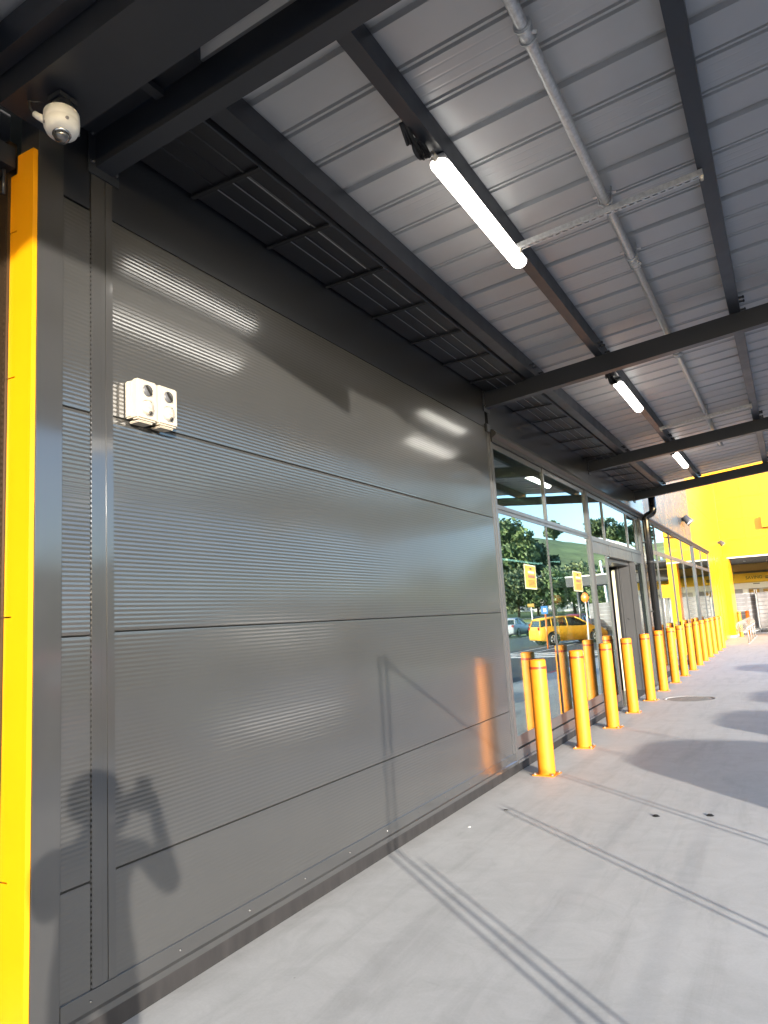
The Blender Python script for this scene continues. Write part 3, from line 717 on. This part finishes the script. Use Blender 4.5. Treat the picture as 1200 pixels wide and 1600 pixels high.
# ================================================================== DOWNPIPE, LAMPS, DOME, OUTLETS
dp = thing('downpipe', (.08, 16.75, 0), 'glossy black downpipe with double bend running from gutter to ground', 'downpipe')
pts = [(.26, 16.75, 4.09), (.26, 16.75, 3.78)]
for i in range(7): a = PI/2*i/6; pts.append((.26-.10*(1-math.cos(a)), 16.75-.0*i, 3.66-.10*math.sin(a)))
pts2 = []
for i in range(7): a = PI/2*i/6; pts2.append((.16-.07*math.sin(a), 16.75, 3.47-.0+.09*math.cos(a)))
pts = [(.27, 16.75, 4.09), (.27, 16.75, 3.72), (.262, 16.75, 3.67), (.235, 16.75, 3.635), (.20, 16.75, 3.615), (.155, 16.75, 3.598), (.12, 16.75, 3.578), (.10, 16.75, 3.54), (.095, 16.75, 3.48), (.095, 16.75, .05)]
child(MB().tube(pts, .078, 20), 'pipe', mat('gloss_black', (.012, .012, .012), rough=.12, spec=.8), dp)
b = MB()
for z in (.75, 2.55): b.tube([(.095, 16.75, z), (.095, 16.75, z+.06)], .082, 20)
for z in (1.5, 3.0): b.box(.004, .095, 16.68, 16.82, z, z+.03)
child(b, 'bracket', M['black'], dp)

def flood(loc, label, twin):
    t = thing('floodlight', loc, label, 'light', 'floodlights on the upper wall')
    MB().rbox(0, .05, -.06, .06, -.06, .06, .008).build('mount_plate', M['dialgrey'], t)
    for s in ((-1, 1) if twin else (0,)):
        b = MB(); c = Vector((.16, s*.19, -.04)); ax = Vector((.75, s*.15, -.9)).normalized()
        b.lathe([(.02, -.14), (.09, -.12), (.12, .08), (.125, .11), (0, .11)], c, ax, 16); b.tube([(.04, 0, 0), tuple(c-ax*.08)], .02, 8)
        h = b.build('lamp_head', M['dialgrey'], t)
        MB().lathe([(0, .113), (.105, .113)], c, ax, 16).build('lens', M['headlight'], h)
flood((.003, 24.3, 4.24), 'twin head floodlight on the silver grey upper wall', True)
flood((.006, 36.8, 4.34), 'single floodlight on the yellow wall by the portal corner', False)

dm = thing('dome_camera', (.235, 1.87, 3.79), 'white vandal dome security camera under the dark beam, top left', 'security camera')
ax = Vector((.10, -.06, -1)).normalized()
cc = Vector((0, 0, 0))
b = MB(); b.lathe([(0, -.070), (.080, -.070), (.090, -.062), (.0915, -.012), (.089, -.008), (.0905, -.004), (.089, .018), (.078, .045), (.058, .056), (.046, .058)], cc, ax, 48)
body = b.build('housing', M['white'], dm)
b = MB(); b.lathe([(.047, .055), (.0475, .064), (.043, .067)], cc, ax, 32); b.build('trim_ring', mat('chrome', (.5, .5, .5), rough=.15, metal=1), body)
b = MB(); b.lathe([(.043, .062), (.042, .075), (.036, .09), (.025, .102), (.012, .108), (0, .1095)], cc, ax, 32); b.build('lens_dome', M['dome'], dm)
perp = ax.cross(Vector((0, 1, 0))).normalized(); p2 = ax.cross(perp)
for a in (20, 110, 200, 290):
    dirv = (perp*math.cos(R(a))+p2*math.sin(R(a)))
    MB().lathe([(0, .006), (.008, .006), (.010, 0)], dirv*.086+ax*.02, dirv, 12).build('screw_lug', M['greyplastic'], body)
b = MB(); b.tube([(.0, 0, .06), (.0, .01, .135)], .055, 6); b.box(-.05, .05, -.05, .06, .13, .158); b.build('mount_bracket', M['steel'], dm)
b = MB(); b.tube([(-.07, -.045, .03), (-.105, -.066, .055), (-.12, -.075, .07)], .018, 14, radii=[.022, .018, .016]); b.build('conduit_spout', M['white'], dm)
b = MB(); b.tube([(-.118, -.075, .068), (-.14, -.09, .10), (-.15, -.085, .15), (-.13, -.06, .15), (-.09, -.03, .17)], .009, 8); b.build('cable', M['black'], dm)

dm.scale = (.8, .8, .8)
def outlet(y, label):
    t = thing('power_outlet', (0, y, 2.65), label, 'power outlet', 'outdoor power outlets on the ribbed wall')
    MB().rbox(.0006, .045, -.060, .060, .012, .196, .006).build('back_box', M['cream'], t)
    f = MB(); f.rbox(.0455, .092, -.0635, .0635, 0, .20, .008); f.box(.0915, .0928, -.05, .0, .190, .194)
    face = f.build('front_cover', M['cream'], t)
    d = MB(); d.lathe([(0, .006), (.027, .006), (.030, 0)], (.092, 0, .148), (1, 0, 0), 28)
    dial = d.build('switch_dial', M['dialgrey'], t)
    k = MB(); s = math.sin(R(40)); c = math.cos(R(40))
    def K(u, v, x): return (x, u*c-v*s, .148+u*s+v*c)
    k.hexa([K(-.004, -.026, .098), K(-.004, -.026, .106), K(.004, -.026, .098), K(.004, -.026, .106), K(-.004, .026, .098), K(-.004, .026, .106), K(.004, .026, .098), K(.004, .026, .106)])
    k.build('dial_grip', M['inky'], dial)
    l = MB(); l.lathe([(0, .014), (.030, .013), (.036, .006), (.037, 0)], (.092, 0, .062), (1, 0, 0), 8); l.rbox(.092, .104, -.02, .02, .094, .108, .003)
    l.rbox(.102, .108, -.014, .012, .055, .072, .002)
    fl = l.build('socket_flap', M['cream'], t)
    MB().lathe([(0, .006), (.008, .006), (.009, 0)], (.1055, .004, .034), (1, 0, 0), 10).build('drain_plug', M['inky'], fl)
    r_ = MB(); r_.lathe([(.040, .0), (.041, .004), (.043, .004), (.044, 0)], (.092, 0, .062), (1, 0, 0), 8); r_.build('flap_rim', M['greyplastic'], fl)
    MB().rbox(.012, .080, -.045, .045, -.012, -.0005, .004).build('cable_entry', M['cream'], t)
    return t
outlet(2.466, 'cream outdoor power outlet on the ribbed wall, left one of the pair')
outlet(2.602, 'cream outdoor power outlet on the ribbed wall, right one of the pair')

# ================================================================== BOLLARDS
def make_bollard():
    t = thing('bollard', (0.3, 7.53, 0), '', 'bollard', 'yellow steel bollards along the footpath')
    b = MB(); r = .086
    b.lathe([(r, .011), (r, 1.13), (r-.003, 1.142), (r-.014, 1.149), (0, 1.151)], n=40); b.build('post', M['bollard'], t)
    b = MB(); b.lathe([(r+.0012, 1.052), (r+.0012, 1.077)], n=40); b.lathe([(r+.0002, 1.052), (r+.0012, 1.052)], n=40); b.lathe([(r+.0002, 1.077), (r+.0012, 1.077)], n=40)
    b.build('reflective_band', M['band_red'], t)
    b = MB(); b.rbox(-.115, .115, -.115, .115, 0.0005, .011, .003); b.lathe([(.090, .011), (.079, .022)], n=32); b.build('base_plate', M['bollard'], t)
    for (x, y) in ((-.092, -.092), (.092, -.092), (.092, .092), (-.092, .092)):
        b = MB(); b.lathe([(.016, 0), (.016, .003), (.0105, .003), (.0105, .012), (.0055, .0125), (.0055, .02), (0, .021)], (x, y, .011), n=10); b.build('anchor_bolt', M['bolt'], t)
    return t
ORD = ['first', 'second', 'third', 'fourth', 'fifth', 'sixth', 'seventh', 'eighth', 'ninth', 'tenth', 'eleventh', 'twelfth', 'thirteenth', 'fourteenth', 'fifteenth']
WHERE = {0: 'nearest bollard, standing beside the end of the ribbed wall', 1: 'in front of the second tall pane', 2: 'in front of the wide mullion', 3: 'before the door sidelight', 4: 'before the open sliding door', 5: 'just in front of the black downpipe', 14: 'last of the long row, by the yellow portal pier'}
proto = make_bollard()
random.seed(4)
for i in range(15):
    o = proto if i == 0 else copy_tree(proto)
    o.location = (.3+random.uniform(-.01, .01), 7.53+1.552*i, 0)
    o.rotation_euler = (R(random.uniform(-.3, .3)), R(random.uniform(-.3, .3)), R(random.uniform(-8, 8)))
    o['label'] = 'yellow bollard with red band, '+WHERE.get(i, ORD[i]+' from the ribbed wall in the long row')
o['group'] = 'yellow steel bollards along the footpath'
for i, (x, y) in enumerate(((.42, 38.0), (.66, 40.2))):
    c = copy_tree(proto); c.location = (x, y, 0); c.rotation_euler = (0, 0, 0); c['group'] = 'bollards inside the portal'
    c['label'] = ('yellow bollard of the far pair beside the bike rack, left one by the pillar', 'yellow bollard of the far pair beside the bike rack, right one by the fence')[i]

# bike rack: row of hoops on two rails
bk = thing('bike_rack', (1.02, 33, 0), 'shiny steel bike rack of curved hoops near the portal', 'bike rack')
M['stainless'] = mat('stainless', (.30, .295, .28), rough=.4, metal=.3)
for i in range(8):
    y = 31.6+i*.92
    pts = [(.84+.19*math.cos(a), y+.05*math.sin(a), .66+.19*math.sin(a)) for a in [2*PI*q/20 for q in range(20)]]
    hp = child(MB().tube(pts+[pts[0]], .014, 8), 'hoop', M['stainless'], bk)
    if i % 2 == 0: child(MB().tube([(1.03, y, 0), (1.03, y, .66)], .022, 8), 'leg', M['stainless'], bk)
child(MB().tube([(1.03, 31.5, .5), (1.03, 38.2, .5)], .02, 8), 'cross_rail', M['stainless'], bk)
b = MB(); b.box(1.0, 1.06, 31.4, 38.3, .001, .02); child(b, 'base_rail', M['galv'], bk)

# manhole and small floor fittings
mh = thing('manhole_cover', (.92, 13.9, 0), 'round patterned iron manhole cover set in the concrete', 'manhole cover')
b = MB(); b.lathe([(0, .004), (.36, .004), (.37, .001)], n=40); b.build('cover_plate', M['iron'], mh)
b = MB()
for i in range(-8, 9):
    for j in range(-8, 9):
        if math.hypot(i, j)*.04 < .335: b.box(i*.04-.013, i*.04+.013, j*.04-.013, j*.04+.013, .0042, .0085)
b.build('tread_studs', M['iron'], mh)
b = MB(); b.lathe([(.375, .001), (.375, .005), (.43, .005), (.44, .001)], n=40); b.build('frame_ring', M['kerb'], mh)
for i, (x, y) in enumerate(((1.55, 6.23), (1.93, 6.35))):
    t = thing('floor_fixing', (x, y, 0), ('small dark bolt cap in the concrete, nearer the bollards', 'small dark bolt cap in the concrete, farther from the bollards')[i], 'fixing', 'bolt caps in the concrete')
    b = MB(); b.lathe([(0, .012), (.016, .011), (.022, .004), (.03, .001)], n=10); b.build('cap', M['black'], t)
t = thing('dead_leaf', (.37, 6.1, 0), 'tiny dark curled leaf lying on the concrete near the wall', 'leaf')
b = MB(); b.hexa([(-.02, -.01, .001), (.02, -.012, .006), (-.022, .012, .003), (.022, .01, .001), (-.018, -.009, .004), (.02, -.011, .010), (-.02, .012, .006), (.02, .01, .004)]); b.build('blade', M['inky'], t)
t = thing('bottle_cap', (.26, 5.55, 0), 'tiny white scrap lying on the concrete near the wall', 'litter')
b = MB(); b.lathe([(0, .004), (.012, .004), (.014, .001)], n=10); b.build('scrap', M['white'], t)

# ================================================================== OFF-FRAME THINGS THAT SHADE OR MIRROR
# pipe barrier of double posts
br = thing('pipe_barrier', (4.45, 2.2, -.0), 'galvanised pipe barrier of double posts along the kerb', 'barrier')
for y in (.75, 2.32, 3.80, 5.3, 6.85):
    for d_ in (-.05, .05):
        child(MB().tube([(4.45, y+d_, 0), (4.45, y+d_, 1.0)], .011, 10), 'post', M['galv'], br)
for z in (.60, .74): child(MB().tube([(4.45, .7, z), (4.45, 6.9, z)], .002, 10), 'rail', M['galv'], br)
gp = thing('gate_post', (4.45, .72, 0), 'tall steel post with a diagonal brace at the end of the barrier', 'post')
for d_ in (-.05, .05): child(MB().tube([(4.44, .65+d_, 0), (4.44, .65+d_, 2.44)], .013, 10), 'upright', M['galv'], gp)
child(MB().tube([(4.44, .67, 2.40), (4.44, 3.75, .95)], .012, 10), 'brace', M['galv'], gp)
child(MB().rbox(4.35, 4.53, .56, .74, .0, .012, .003), 'foot_plate', M['galv'], gp)

def make_car(name, label, paint, loc, rz, hatch=True, group='cars parked in the car park'):
    t = thing(name, loc, label, 'car', group, rz)
    # stations: x, z_bottom, z_belt, half width low, half width belt
    st = [(-2.06, .42, .82, .70, .66), (-2.0, .30, 1.0, .80, .78), (-1.7, .24, 1.04, .86, .83), (-1.0, .20, 1.02, .88, .85), (0, .20, .99, .88, .85), (.8, .20, .97, .88, .84), (1.25, .22, .93, .87, .80), (1.75, .24, .84, .84, .72), (2.0, .28, .70, .76, .60), (2.08, .36, .58, .62, .50)]
    vs = []; fs = []
    for (x, zb, zt, wl, wb) in st:
        zm = zb+(zt-zb)*.55
        vs += [(x, -wl*.94, zb), (x, -wl, zm), (x, -wb, zt-.04), (x, -wb+.08, zt), (x, wb-.08, zt), (x, wb, zt-.04), (x, wl, zm), (x, wl*.94, zb)]
    for i in range(len(st)-1):
        for q in range(8): fs.append((8*i+q, 8*i+(q+1) % 8, 8*i+8+(q+1) % 8, 8*i+8+q))
    fs += [list(range(8)), list(range(8*(len(st)-1), 8*len(st)))]
    b = MB(); b.add(vs, fs, True)
    rf = [(-1.86 if hatch else -1.2, 1.44), (-1.3 if hatch else -.9, 1.53), (-.5, 1.56), (.25, 1.53)]      # roof
    vs = []; fs = []
    for (x, z) in rf: vs += [(x, -.60, z-.05), (x, -.52, z), (x, .52, z), (x, .60, z-.05), (x, .56, z-.09), (x, -.56, z-.09)]
    for i in range(3):
        for q in range(6): fs.append((6*i+q, 6*i+(q+1) % 6, 6*i+6+(q+1) % 6, 6*i+6+q))
    fs += [list(range(6)), list(range(18, 24))]; b.add(vs, fs, True)
    xr = -2.0 if hatch else -1.75
    for s in (-1, 1):                                                  # pillars
        for (p, q) in (((rf[0][0], .57*s, 1.39), (xr+.05, .76*s, 1.0)), ((.22, .57*s, 1.47), (1.12, .76*s, .93)), ((-.35, .585*s, 1.49), (-.30, .80*s, .98)), ((-1.25, .585*s, 1.47), (-1.3, .80*s, 1.0))):
            b.tube([p, q], .035, 6)
    b.build('body', paint, t)
    g = MB()
    a = [(xr+.06, .74, .99), (1.10, .74, .94), (.20, .545, 1.46), (rf[0][0]+.03, .545, 1.385)]
    vs = [(x, -w_, z) for (x, w_, z) in a]+[(x, w_, z) for (x, w_, z) in a]
    g.add(vs, [(0, 1, 2, 3), (7, 6, 5, 4), (0, 4, 5, 1), (1, 5, 6, 2), (2, 6, 7, 3), (3, 7, 4, 0)]); g.build('window', M['carglass'], t)
    for x in (-1.28, 1.27):
        for s in (-1, 1):
            wb = MB(); wb.lathe([(.20, -.09), (.31, -.095), (.33, -.06), (.33, .06), (.31, .095), (.22, .10)], (x, s*.80, .33), (0, s, 0), 24)
            wh = wb.build('wheel', M['tyre'], t)
            rb = MB(); rb.lathe([(0, .085), (.06, .085), (.07, .07)], (x, s*.80, .33), (0, s, 0), 20); rb.lathe([(.18, .095), (.225, .098), (.225, .02)], (x, s*.80, .33), (0, s, 0), 24)
            for k in range(5):
                an = 2*PI*k/5; cx, cz = x+.13*math.cos(an), .33+.13*math.sin(an)
                dx, dz = math.cos(an), math.sin(an)
                rb.tube([(x+.04*dx, s*.882, .33+.04*dz), (x+.21*dx, s*.885, .33+.21*dz)], .028, 6)
            rb.build('rim', M['rim'], wh)
            ab = MB(); ab.lathe([(.0, .072), (.375, .072), (.40, .085), (.40, .05)], (x, s*.80, .36), (0, s, 0), 24)
            ab.build('wheel_arch', M['tyre'], t)
    for s in (-1, 1):
        MB().rbox(1.80, 2.02, s*.56-.13, s*.56+.13, .60, .74, .03).build('headlight', M['headlight'], t)
        MB().rbox(-2.07, -1.95, s*.66-.10, s*.66+.10, .80, 1.0, .03).build('taillight', M['taillight'], t)
        MB().rbox(.70, .86, s*.93-.09, s*.93+.09, .95, 1.07, .03).build('side_mirror', paint, t)
    MB().rbox(1.98, 2.10, -.5, .5, .36, .52, .03).build('grille', M['black'], t)
    return t
# mirrored yellow car (rear to the viewer side) and the row beyond
c0 = Vector((9.04, 40.14, 0)); c1 = Vector((6.59, 42.22, 0)); dv = c1-c0
ctr = (c0+c1)/2
make_car('parked_car', 'yellow hatchback parked beyond the portal, facing the store', M['car_yellow'], (8.6, 41.6, -.13), math.atan2(dv.y, dv.x), True, 'cars out in the car park')
for (x, y, pm, h, l) in ((9.6, 57.8, 'car_white', True, 'white hatchback nose in at the lawn fence'), (12.2, 58.2, 'car_red', True, 'dark red hatchback nose in at the lawn fence'),
                        (14.8, 58.0, 'car_black', False, 'black sedan nose in at the lawn fence'), (17.6, 58.3, 'car_silver', False, 'silver sedan nose in at the lawn fence'), (20.2, 58.0, 'car_blue', True, 'dark blue hatchback nose in at the lawn fence')):
    make_car('parked_car', l, M[pm], (x, y, -.13), R(90), h, 'cars out in the car park')
# cars nose-in at the kerb, whose low-sun shadows fall on the footpath
for (x, y, pm, h, l) in ((8.26, 3.7, 'car_black', True, 'glossy black hatchback backed up to the kerb'), (8.9, 6.4, 'car_blue', True, 'dark blue hatchback backed up to the kerb'),
                        (9.2, 9.1, 'car_red', True, 'dark red hatchback backed up to the kerb'), (8.6, 15.2, 'car_silver', True, 'silver hatchback backed up to the kerb')):
    make_car('parked_car', l, M[pm], (x, y, -.13), 0.0, h, 'cars at the kerb')

# crossing disc and parking sign
t = thing('crossing_beacon', (6.3, 36.9, -.13), 'orange disc on a white pole at the pedestrian crossing', 'sign')
MB().tube([(0, 0, 0), (0, 0, 2.2)], .04, 12).build('pole', M['white'], t)
MB().lathe([(0, -.02), (.24, -.02), (.25, 0), (.24, .02), (0, .02)], (0, 0, 2.4), (.3, -1, 0), 28).build('disc', M['orange'], t)
t = thing('parking_sign', (8.3, 36.5, -.13), 'small blue parking sign on an orange post', 'sign')
MB().tube([(0, 0, 0), (0, 0, 1.75)], .035, 12).build('post', M['orange'], t)
MB().box(-.16, .16, -.05, -.036, 1.72, 2.12).build('sign_plate', M['bluesign'], t); MB().box(-.07, .07, -.056, -.051, 1.83, 2.0).build('sign_symbol', M['white'], t)
# wire fence along the lawn
wf = thing('wire_fence', (16, 62.6, 0), 'low wire fence between the car park and the lawn', 'fence')
b = MB()
for z in (.5, .9, 1.25): b.tube([(4, 62.6, z), (60, 62.6, z)], .02, 6)
child(b, 'wires', M['galv'], wf)
for i in range(23): child(MB().tube([(4+i*2.5, 62.6, -.2), (4+i*2.5, 62.6, 1.3)], .035, 6), 'post', M['galv'], wf)
# light poles
t = thing('sign_pole', (12.0, 46, -.13), 'slim yellow topped pole in the car park', 'pole')
MB().tube([(0, 0, 0), (0, 0, 2.3)], .05, 10).build('pole', M['white'], t); MB().rbox(-.25, .25, -.1, .1, 2.2, 2.42, .03).build('head', M['poster_y'], t)

# ---- trees
def tree(name, loc, h, cw, leaf, label, group, seed, n=1300, trunk=.35, low=.25, ls=.42):
    rnd = random.Random(seed); t = thing(name, loc, label, 'tree', group)
    b = MB(); pts = [(0, 0, -.3), (.1*rnd.uniform(-1, 1), .1, h*.25), (.3*rnd.uniform(-1, 1), .2, h*.55), (.3, .1, h*.8)]
    b.tube(pts, .2, 8, radii=[trunk, trunk*.8, trunk*.5, trunk*.2])
    cl = []
    for i in range(13):
        a = rnd.uniform(0, 2*PI); u = rnd.uniform(low, .95); rr = cw*.5*math.sqrt(rnd.random())*(1.0-.65*abs(u-.5))
        c = Vector((rr*math.cos(a), rr*math.sin(a), h*u)); cl.append((c, cw*rnd.uniform(.16, .30)))
        b.tube([(0, .1, h*max(.15, u-.25)), tuple(c)], .1, 6, radii=[trunk*.35, trunk*.08])
    b.build('trunk', M['bark'], t)
    f = MB(); vs = []; fs = []
    for i in range(n):
        c, r_ = rnd.choice(cl)
        d = Vector((rnd.gauss(0, 1), rnd.gauss(0, 1), rnd.gauss(0, .8))).normalized()*r_*rnd.uniform(.55, 1.05)
        p = c+d; s = ls*rnd.uniform(.6, 1.5)
        u = Vector((rnd.gauss(0, 1), rnd.gauss(0, 1), rnd.gauss(0, 1))).normalized(); v = u.orthogonal().normalized(); w_ = u.cross(v)
        k = len(vs); vs += [p-v*s, p+w_*s*.5, p+v*s, p-w_*s*.5+u*s*.3]; fs.append((k, k+1, k+2, k+3))
    f.add(vs, fs); f.build('crown', M[leaf], t, recalc=False)
    return t
def gz(az, d):
    x, y = d*math.sin(R(az))-2.69, d*math.cos(R(az)); return (x, y, hz(x, y))
for i, (az, d, h, cw, lf) in enumerate(((19.8, 108, 11.5, 8.5, 'leaf_dark'), (18.3, 104, 12.3, 7.5, 'leaf_mid'), (17.1, 112, 8.5, 6, 'leaf_dark'), (15.2, 110, 5.0, 6.5, 'leaf_dark'), (13.3, 116, 4.5, 7, 'leaf_mid'))):
    tree('broadleaf_tree', gz(az, d), h, cw, lf, ('big dark spreading tree at the left of the hillside clump', 'tallest mid green tree of the hillside clump', 'dark tree at the right shoulder of the hillside clump', 'lower dark tree next to the open grass slope', 'broad mid green tree below the grassy ridge')[i], 'trees on the hillside', 20+i, n=4600, ls=.36)
for i, (az, d, h, cw, lf) in enumerate(((20.2, 84, 5.0, 6, 'leaf_olive'), (18.7, 84, 4.6, 5, 'leaf_mid'), (17.2, 85, 5.2, 5.5, 'leaf_olive'), (15.9, 84, 5.0, 5, 'leaf_mid'), (14.5, 86, 5.0, 6, 'leaf_olive'), (13.0, 85, 4.6, 6, 'leaf_mid'), (11.6, 86, 5.4, 6, 'leaf_olive'))):
    tree('small_tree', gz(az, d), h, cw, lf, ('first', 'second', 'third', 'fourth', 'fifth', 'sixth', 'seventh')[i]+' small rounded tree above the lawn, counted from the big clump', 'row of small trees above the lawn', 50+i, n=2000, trunk=.16, low=.35, ls=.22)
for i, (az, d, h, cw, lf) in enumerate(((15.6, 205, 5, 5, 'leaf_dark'), (12.1, 205, 6.5, 8, 'leaf_dark'), (11.2, 208, 5, 7, 'leaf_mid'), (9.6, 210, 6, 9, 'leaf_dark'))):
    tree('ridge_tree', gz(az, d), h, cw, lf, ('lone dark tree on the skyline of the ridge nearest the big clump', 'wide dark tree on the ridge top above the red roof', 'mid green tree on the ridge top beside the wide dark one', 'last dark tree at the far end of the ridge')[i], 'trees on the ridge', 80+i, n=1800, ls=.5, low=.35)
def house(loc, rz, roof, label):
    t = thing('house', loc, label, 'house', 'houses on the hillside', rz)
    MB().box(-5, 5, -3.5, 3.5, -1, 2.7).build('wall', M['weather'], t)
    b = MB(); b.prism([(-4.1, 2.6), (4.1, 2.6), (0, 4.6)], 'x', -5.5, 5.5); b.build('roof', roof, t)
    for x in (-3, 0, 3): MB().box(x-.6, x+.6, -3.53, -3.5, .9, 2.1).build('window', M['carglass'], t)
house(gz(15.1, 97), R(15), M['roofgrey'], 'house with grey gable roof behind the small trees')
house(gz(12.3, 97), R(10), M['roofred'], 'house with red gable roof behind the small trees')

# ---- photographer (behind the lens; throws the shadow on the wall)
def person():
    fh = Vector((CF.x, CF.y, 0)).normalized(); rt = Vector((fh.y, -fh.x, 0))
    base = CAM - fh*.46 - rt*.065; base.z = 0
    t = thing('person', base, 'person in dark shirt and grey trousers raising a phone with both hands', 'person', rz=math.atan2(fh.y, fh.x)-PI/2)
    # local: +y forward, +x right
    lens = CAM-base; Lx, Ly = lens.dot(rt), lens.dot(fh)
    ph = Vector((Lx, Ly-.03, 1.555))
    J = {}; E_ = []; Rr = []
    names = []
    def v(n, p, r): J[n] = len(names); names.append((p, r))
    v('pel', (0, 0, .96), (.165, .12)); v('waist', (0, 0, 1.12), (.15, .105)); v('chest', (0, .01, 1.32), (.17, .115)); v('neck0', (0, .0, 1.46), (.075, .07)); v('neck', (0, .02, 1.53), (.055, .055)); v('head', (0, .04, 1.62), (.082, .095)); v('top', (0, .03, 1.70), (.055, .07))
    for s, n in ((-1, 'l'), (1, 'r')):
        v('sh'+n, (s*.19, .0, 1.41), (.062, .062)); v('el'+n, (s*.29 if s > 0 else -.24, .16, 1.17), (.046, .046)); v('wr'+n, (ph.x+s*.075, ph.y-.06, 1.47), (.03, .03)); v('pa'+n, (ph.x+s*.062, ph.y-.035, 1.53), (.032, .022))
        v('hip'+n, (s*.10, 0, .90), (.09, .09)); v('kn'+n, (s*.12, .02, .50), (.062, .062)); v('an'+n, (s*.13, -.02, .09), (.042, .042)); v('to'+n, (s*.15, .14, .035), (.035, .03))
    ed = [('pel', 'waist'), ('waist', 'chest'), ('chest', 'neck0'), ('neck0', 'neck'), ('neck', 'head'), ('head', 'top')]
    for n in 'lr': ed += [('chest', 'sh'+n), ('sh'+n, 'el'+n), ('el'+n, 'wr'+n), ('wr'+n, 'pa'+n), ('pel', 'hip'+n), ('hip'+n, 'kn'+n), ('kn'+n, 'an'+n), ('an'+n, 'to'+n)]
    for s, n in ((-1, 'l'), (1, 'r')):                     # fingers wrap the phone edge from behind
        for q in range(5):
            if q < 4:
                p0 = (ph.x+s*.058, ph.y-.03, 1.555-.02*q+.01); p1 = (ph.x+s*.050, ph.y-.012, 1.56-.02*q+.012); p2 = (ph.x+s*.030, ph.y-.011, 1.562-.02*q+.012)
            else:
                p0 = (ph.x+s*.050, ph.y-.045, 1.53); p1 = (ph.x+s*.036, ph.y-.035, 1.555); p2 = (ph.x+s*.024, ph.y-.026, 1.575)
            for w_, (p, r) in enumerate(((p0, .010), (p1, .009), (p2, .0075))): v('f%s%d%d' % (n, q, w_), p, (r, r))
            ed += [('pa'+n, 'f%s%d0' % (n, q)), ('f%s%d0' % (n, q), 'f%s%d1' % (n, q)), ('f%s%d1' % (n, q), 'f%s%d2' % (n, q))]
    me = bpy.data.meshes.new('body'); me.from_pydata([p for p, r in names], [(J[a], J[c]) for a, c in ed], []); me.update()
    o = bpy.data.objects.new('body', me); COL.objects.link(o); o.parent = t
    sk = o.modifiers.new('skin', 'SKIN'); sk.use_smooth_shade = True
    sv = me.skin_vertices[0].data
    for i, (p, r) in enumerate(names): sv[i].radius = r
    sv[J['pel']].use_root = True
    o.modifiers.new('sub', 'SUBSURF').levels = 1; o.modifiers['sub'].render_levels = 1
    dg = bpy.context.evaluated_depsgraph_get(); nm = bpy.data.meshes.new_from_object(o.evaluated_get(dg))
    o.modifiers.clear(); o.data = nm; nm.materials.clear()
    for k_ in ('skin', 'cloth', 'trouser', 'black'): nm.materials.append(M[k_])
    for p in nm.polygons:
        c = p.center; z = c.z; d = math.hypot(c.x, c.y); p.use_smooth = True
        p.material_index = 3 if z < .09 else (2 if z < 1.0 else (0 if (z > 1.475 and d < .14 and c.y < .16) or c.y > .22 else 1))
    h = MB(); h.lathe([(.0, .132), (.05, .125), (.09, .092), (.108, .04), (.106, -.02), (.09, -.05)], (0, .015, 1.615), (0, -.25, 1), 20); h.build('hair', M['hair'], t)
    f = MB(); f.lathe([(.0, .022), (.008, .014), (.010, 0)], (0, .125, 1.60), (0, 1, -.3), 8)
    for s in (-1, 1): f.lathe([(0, .008), (.009, .004), (.011, 0)], (s*.032, .118, 1.628), (0, 1, 0), 8); f.lathe([(0, .012), (.02, .006), (.026, 0)], (s*.083, .03, 1.615), (s, 0, 0), 10)
    f.rbox(-.025, .025, .112, .128, 1.562, 1.572, .003); f.build('face_features', M['skin'], t)
    # phone held by the person: its own thing
    p = thing('phone', CAM - CF*.032 - CU*.055, 'black phone held up in portrait by the photographer', 'phone')
    p.rotation_euler = Matrix((CR, CU, -CF)).transposed().to_euler()
    MB().rbox(-.037, .037, -.08, .08, -.004, .004, .003).build('case', M['black'], p)
    return t
person()
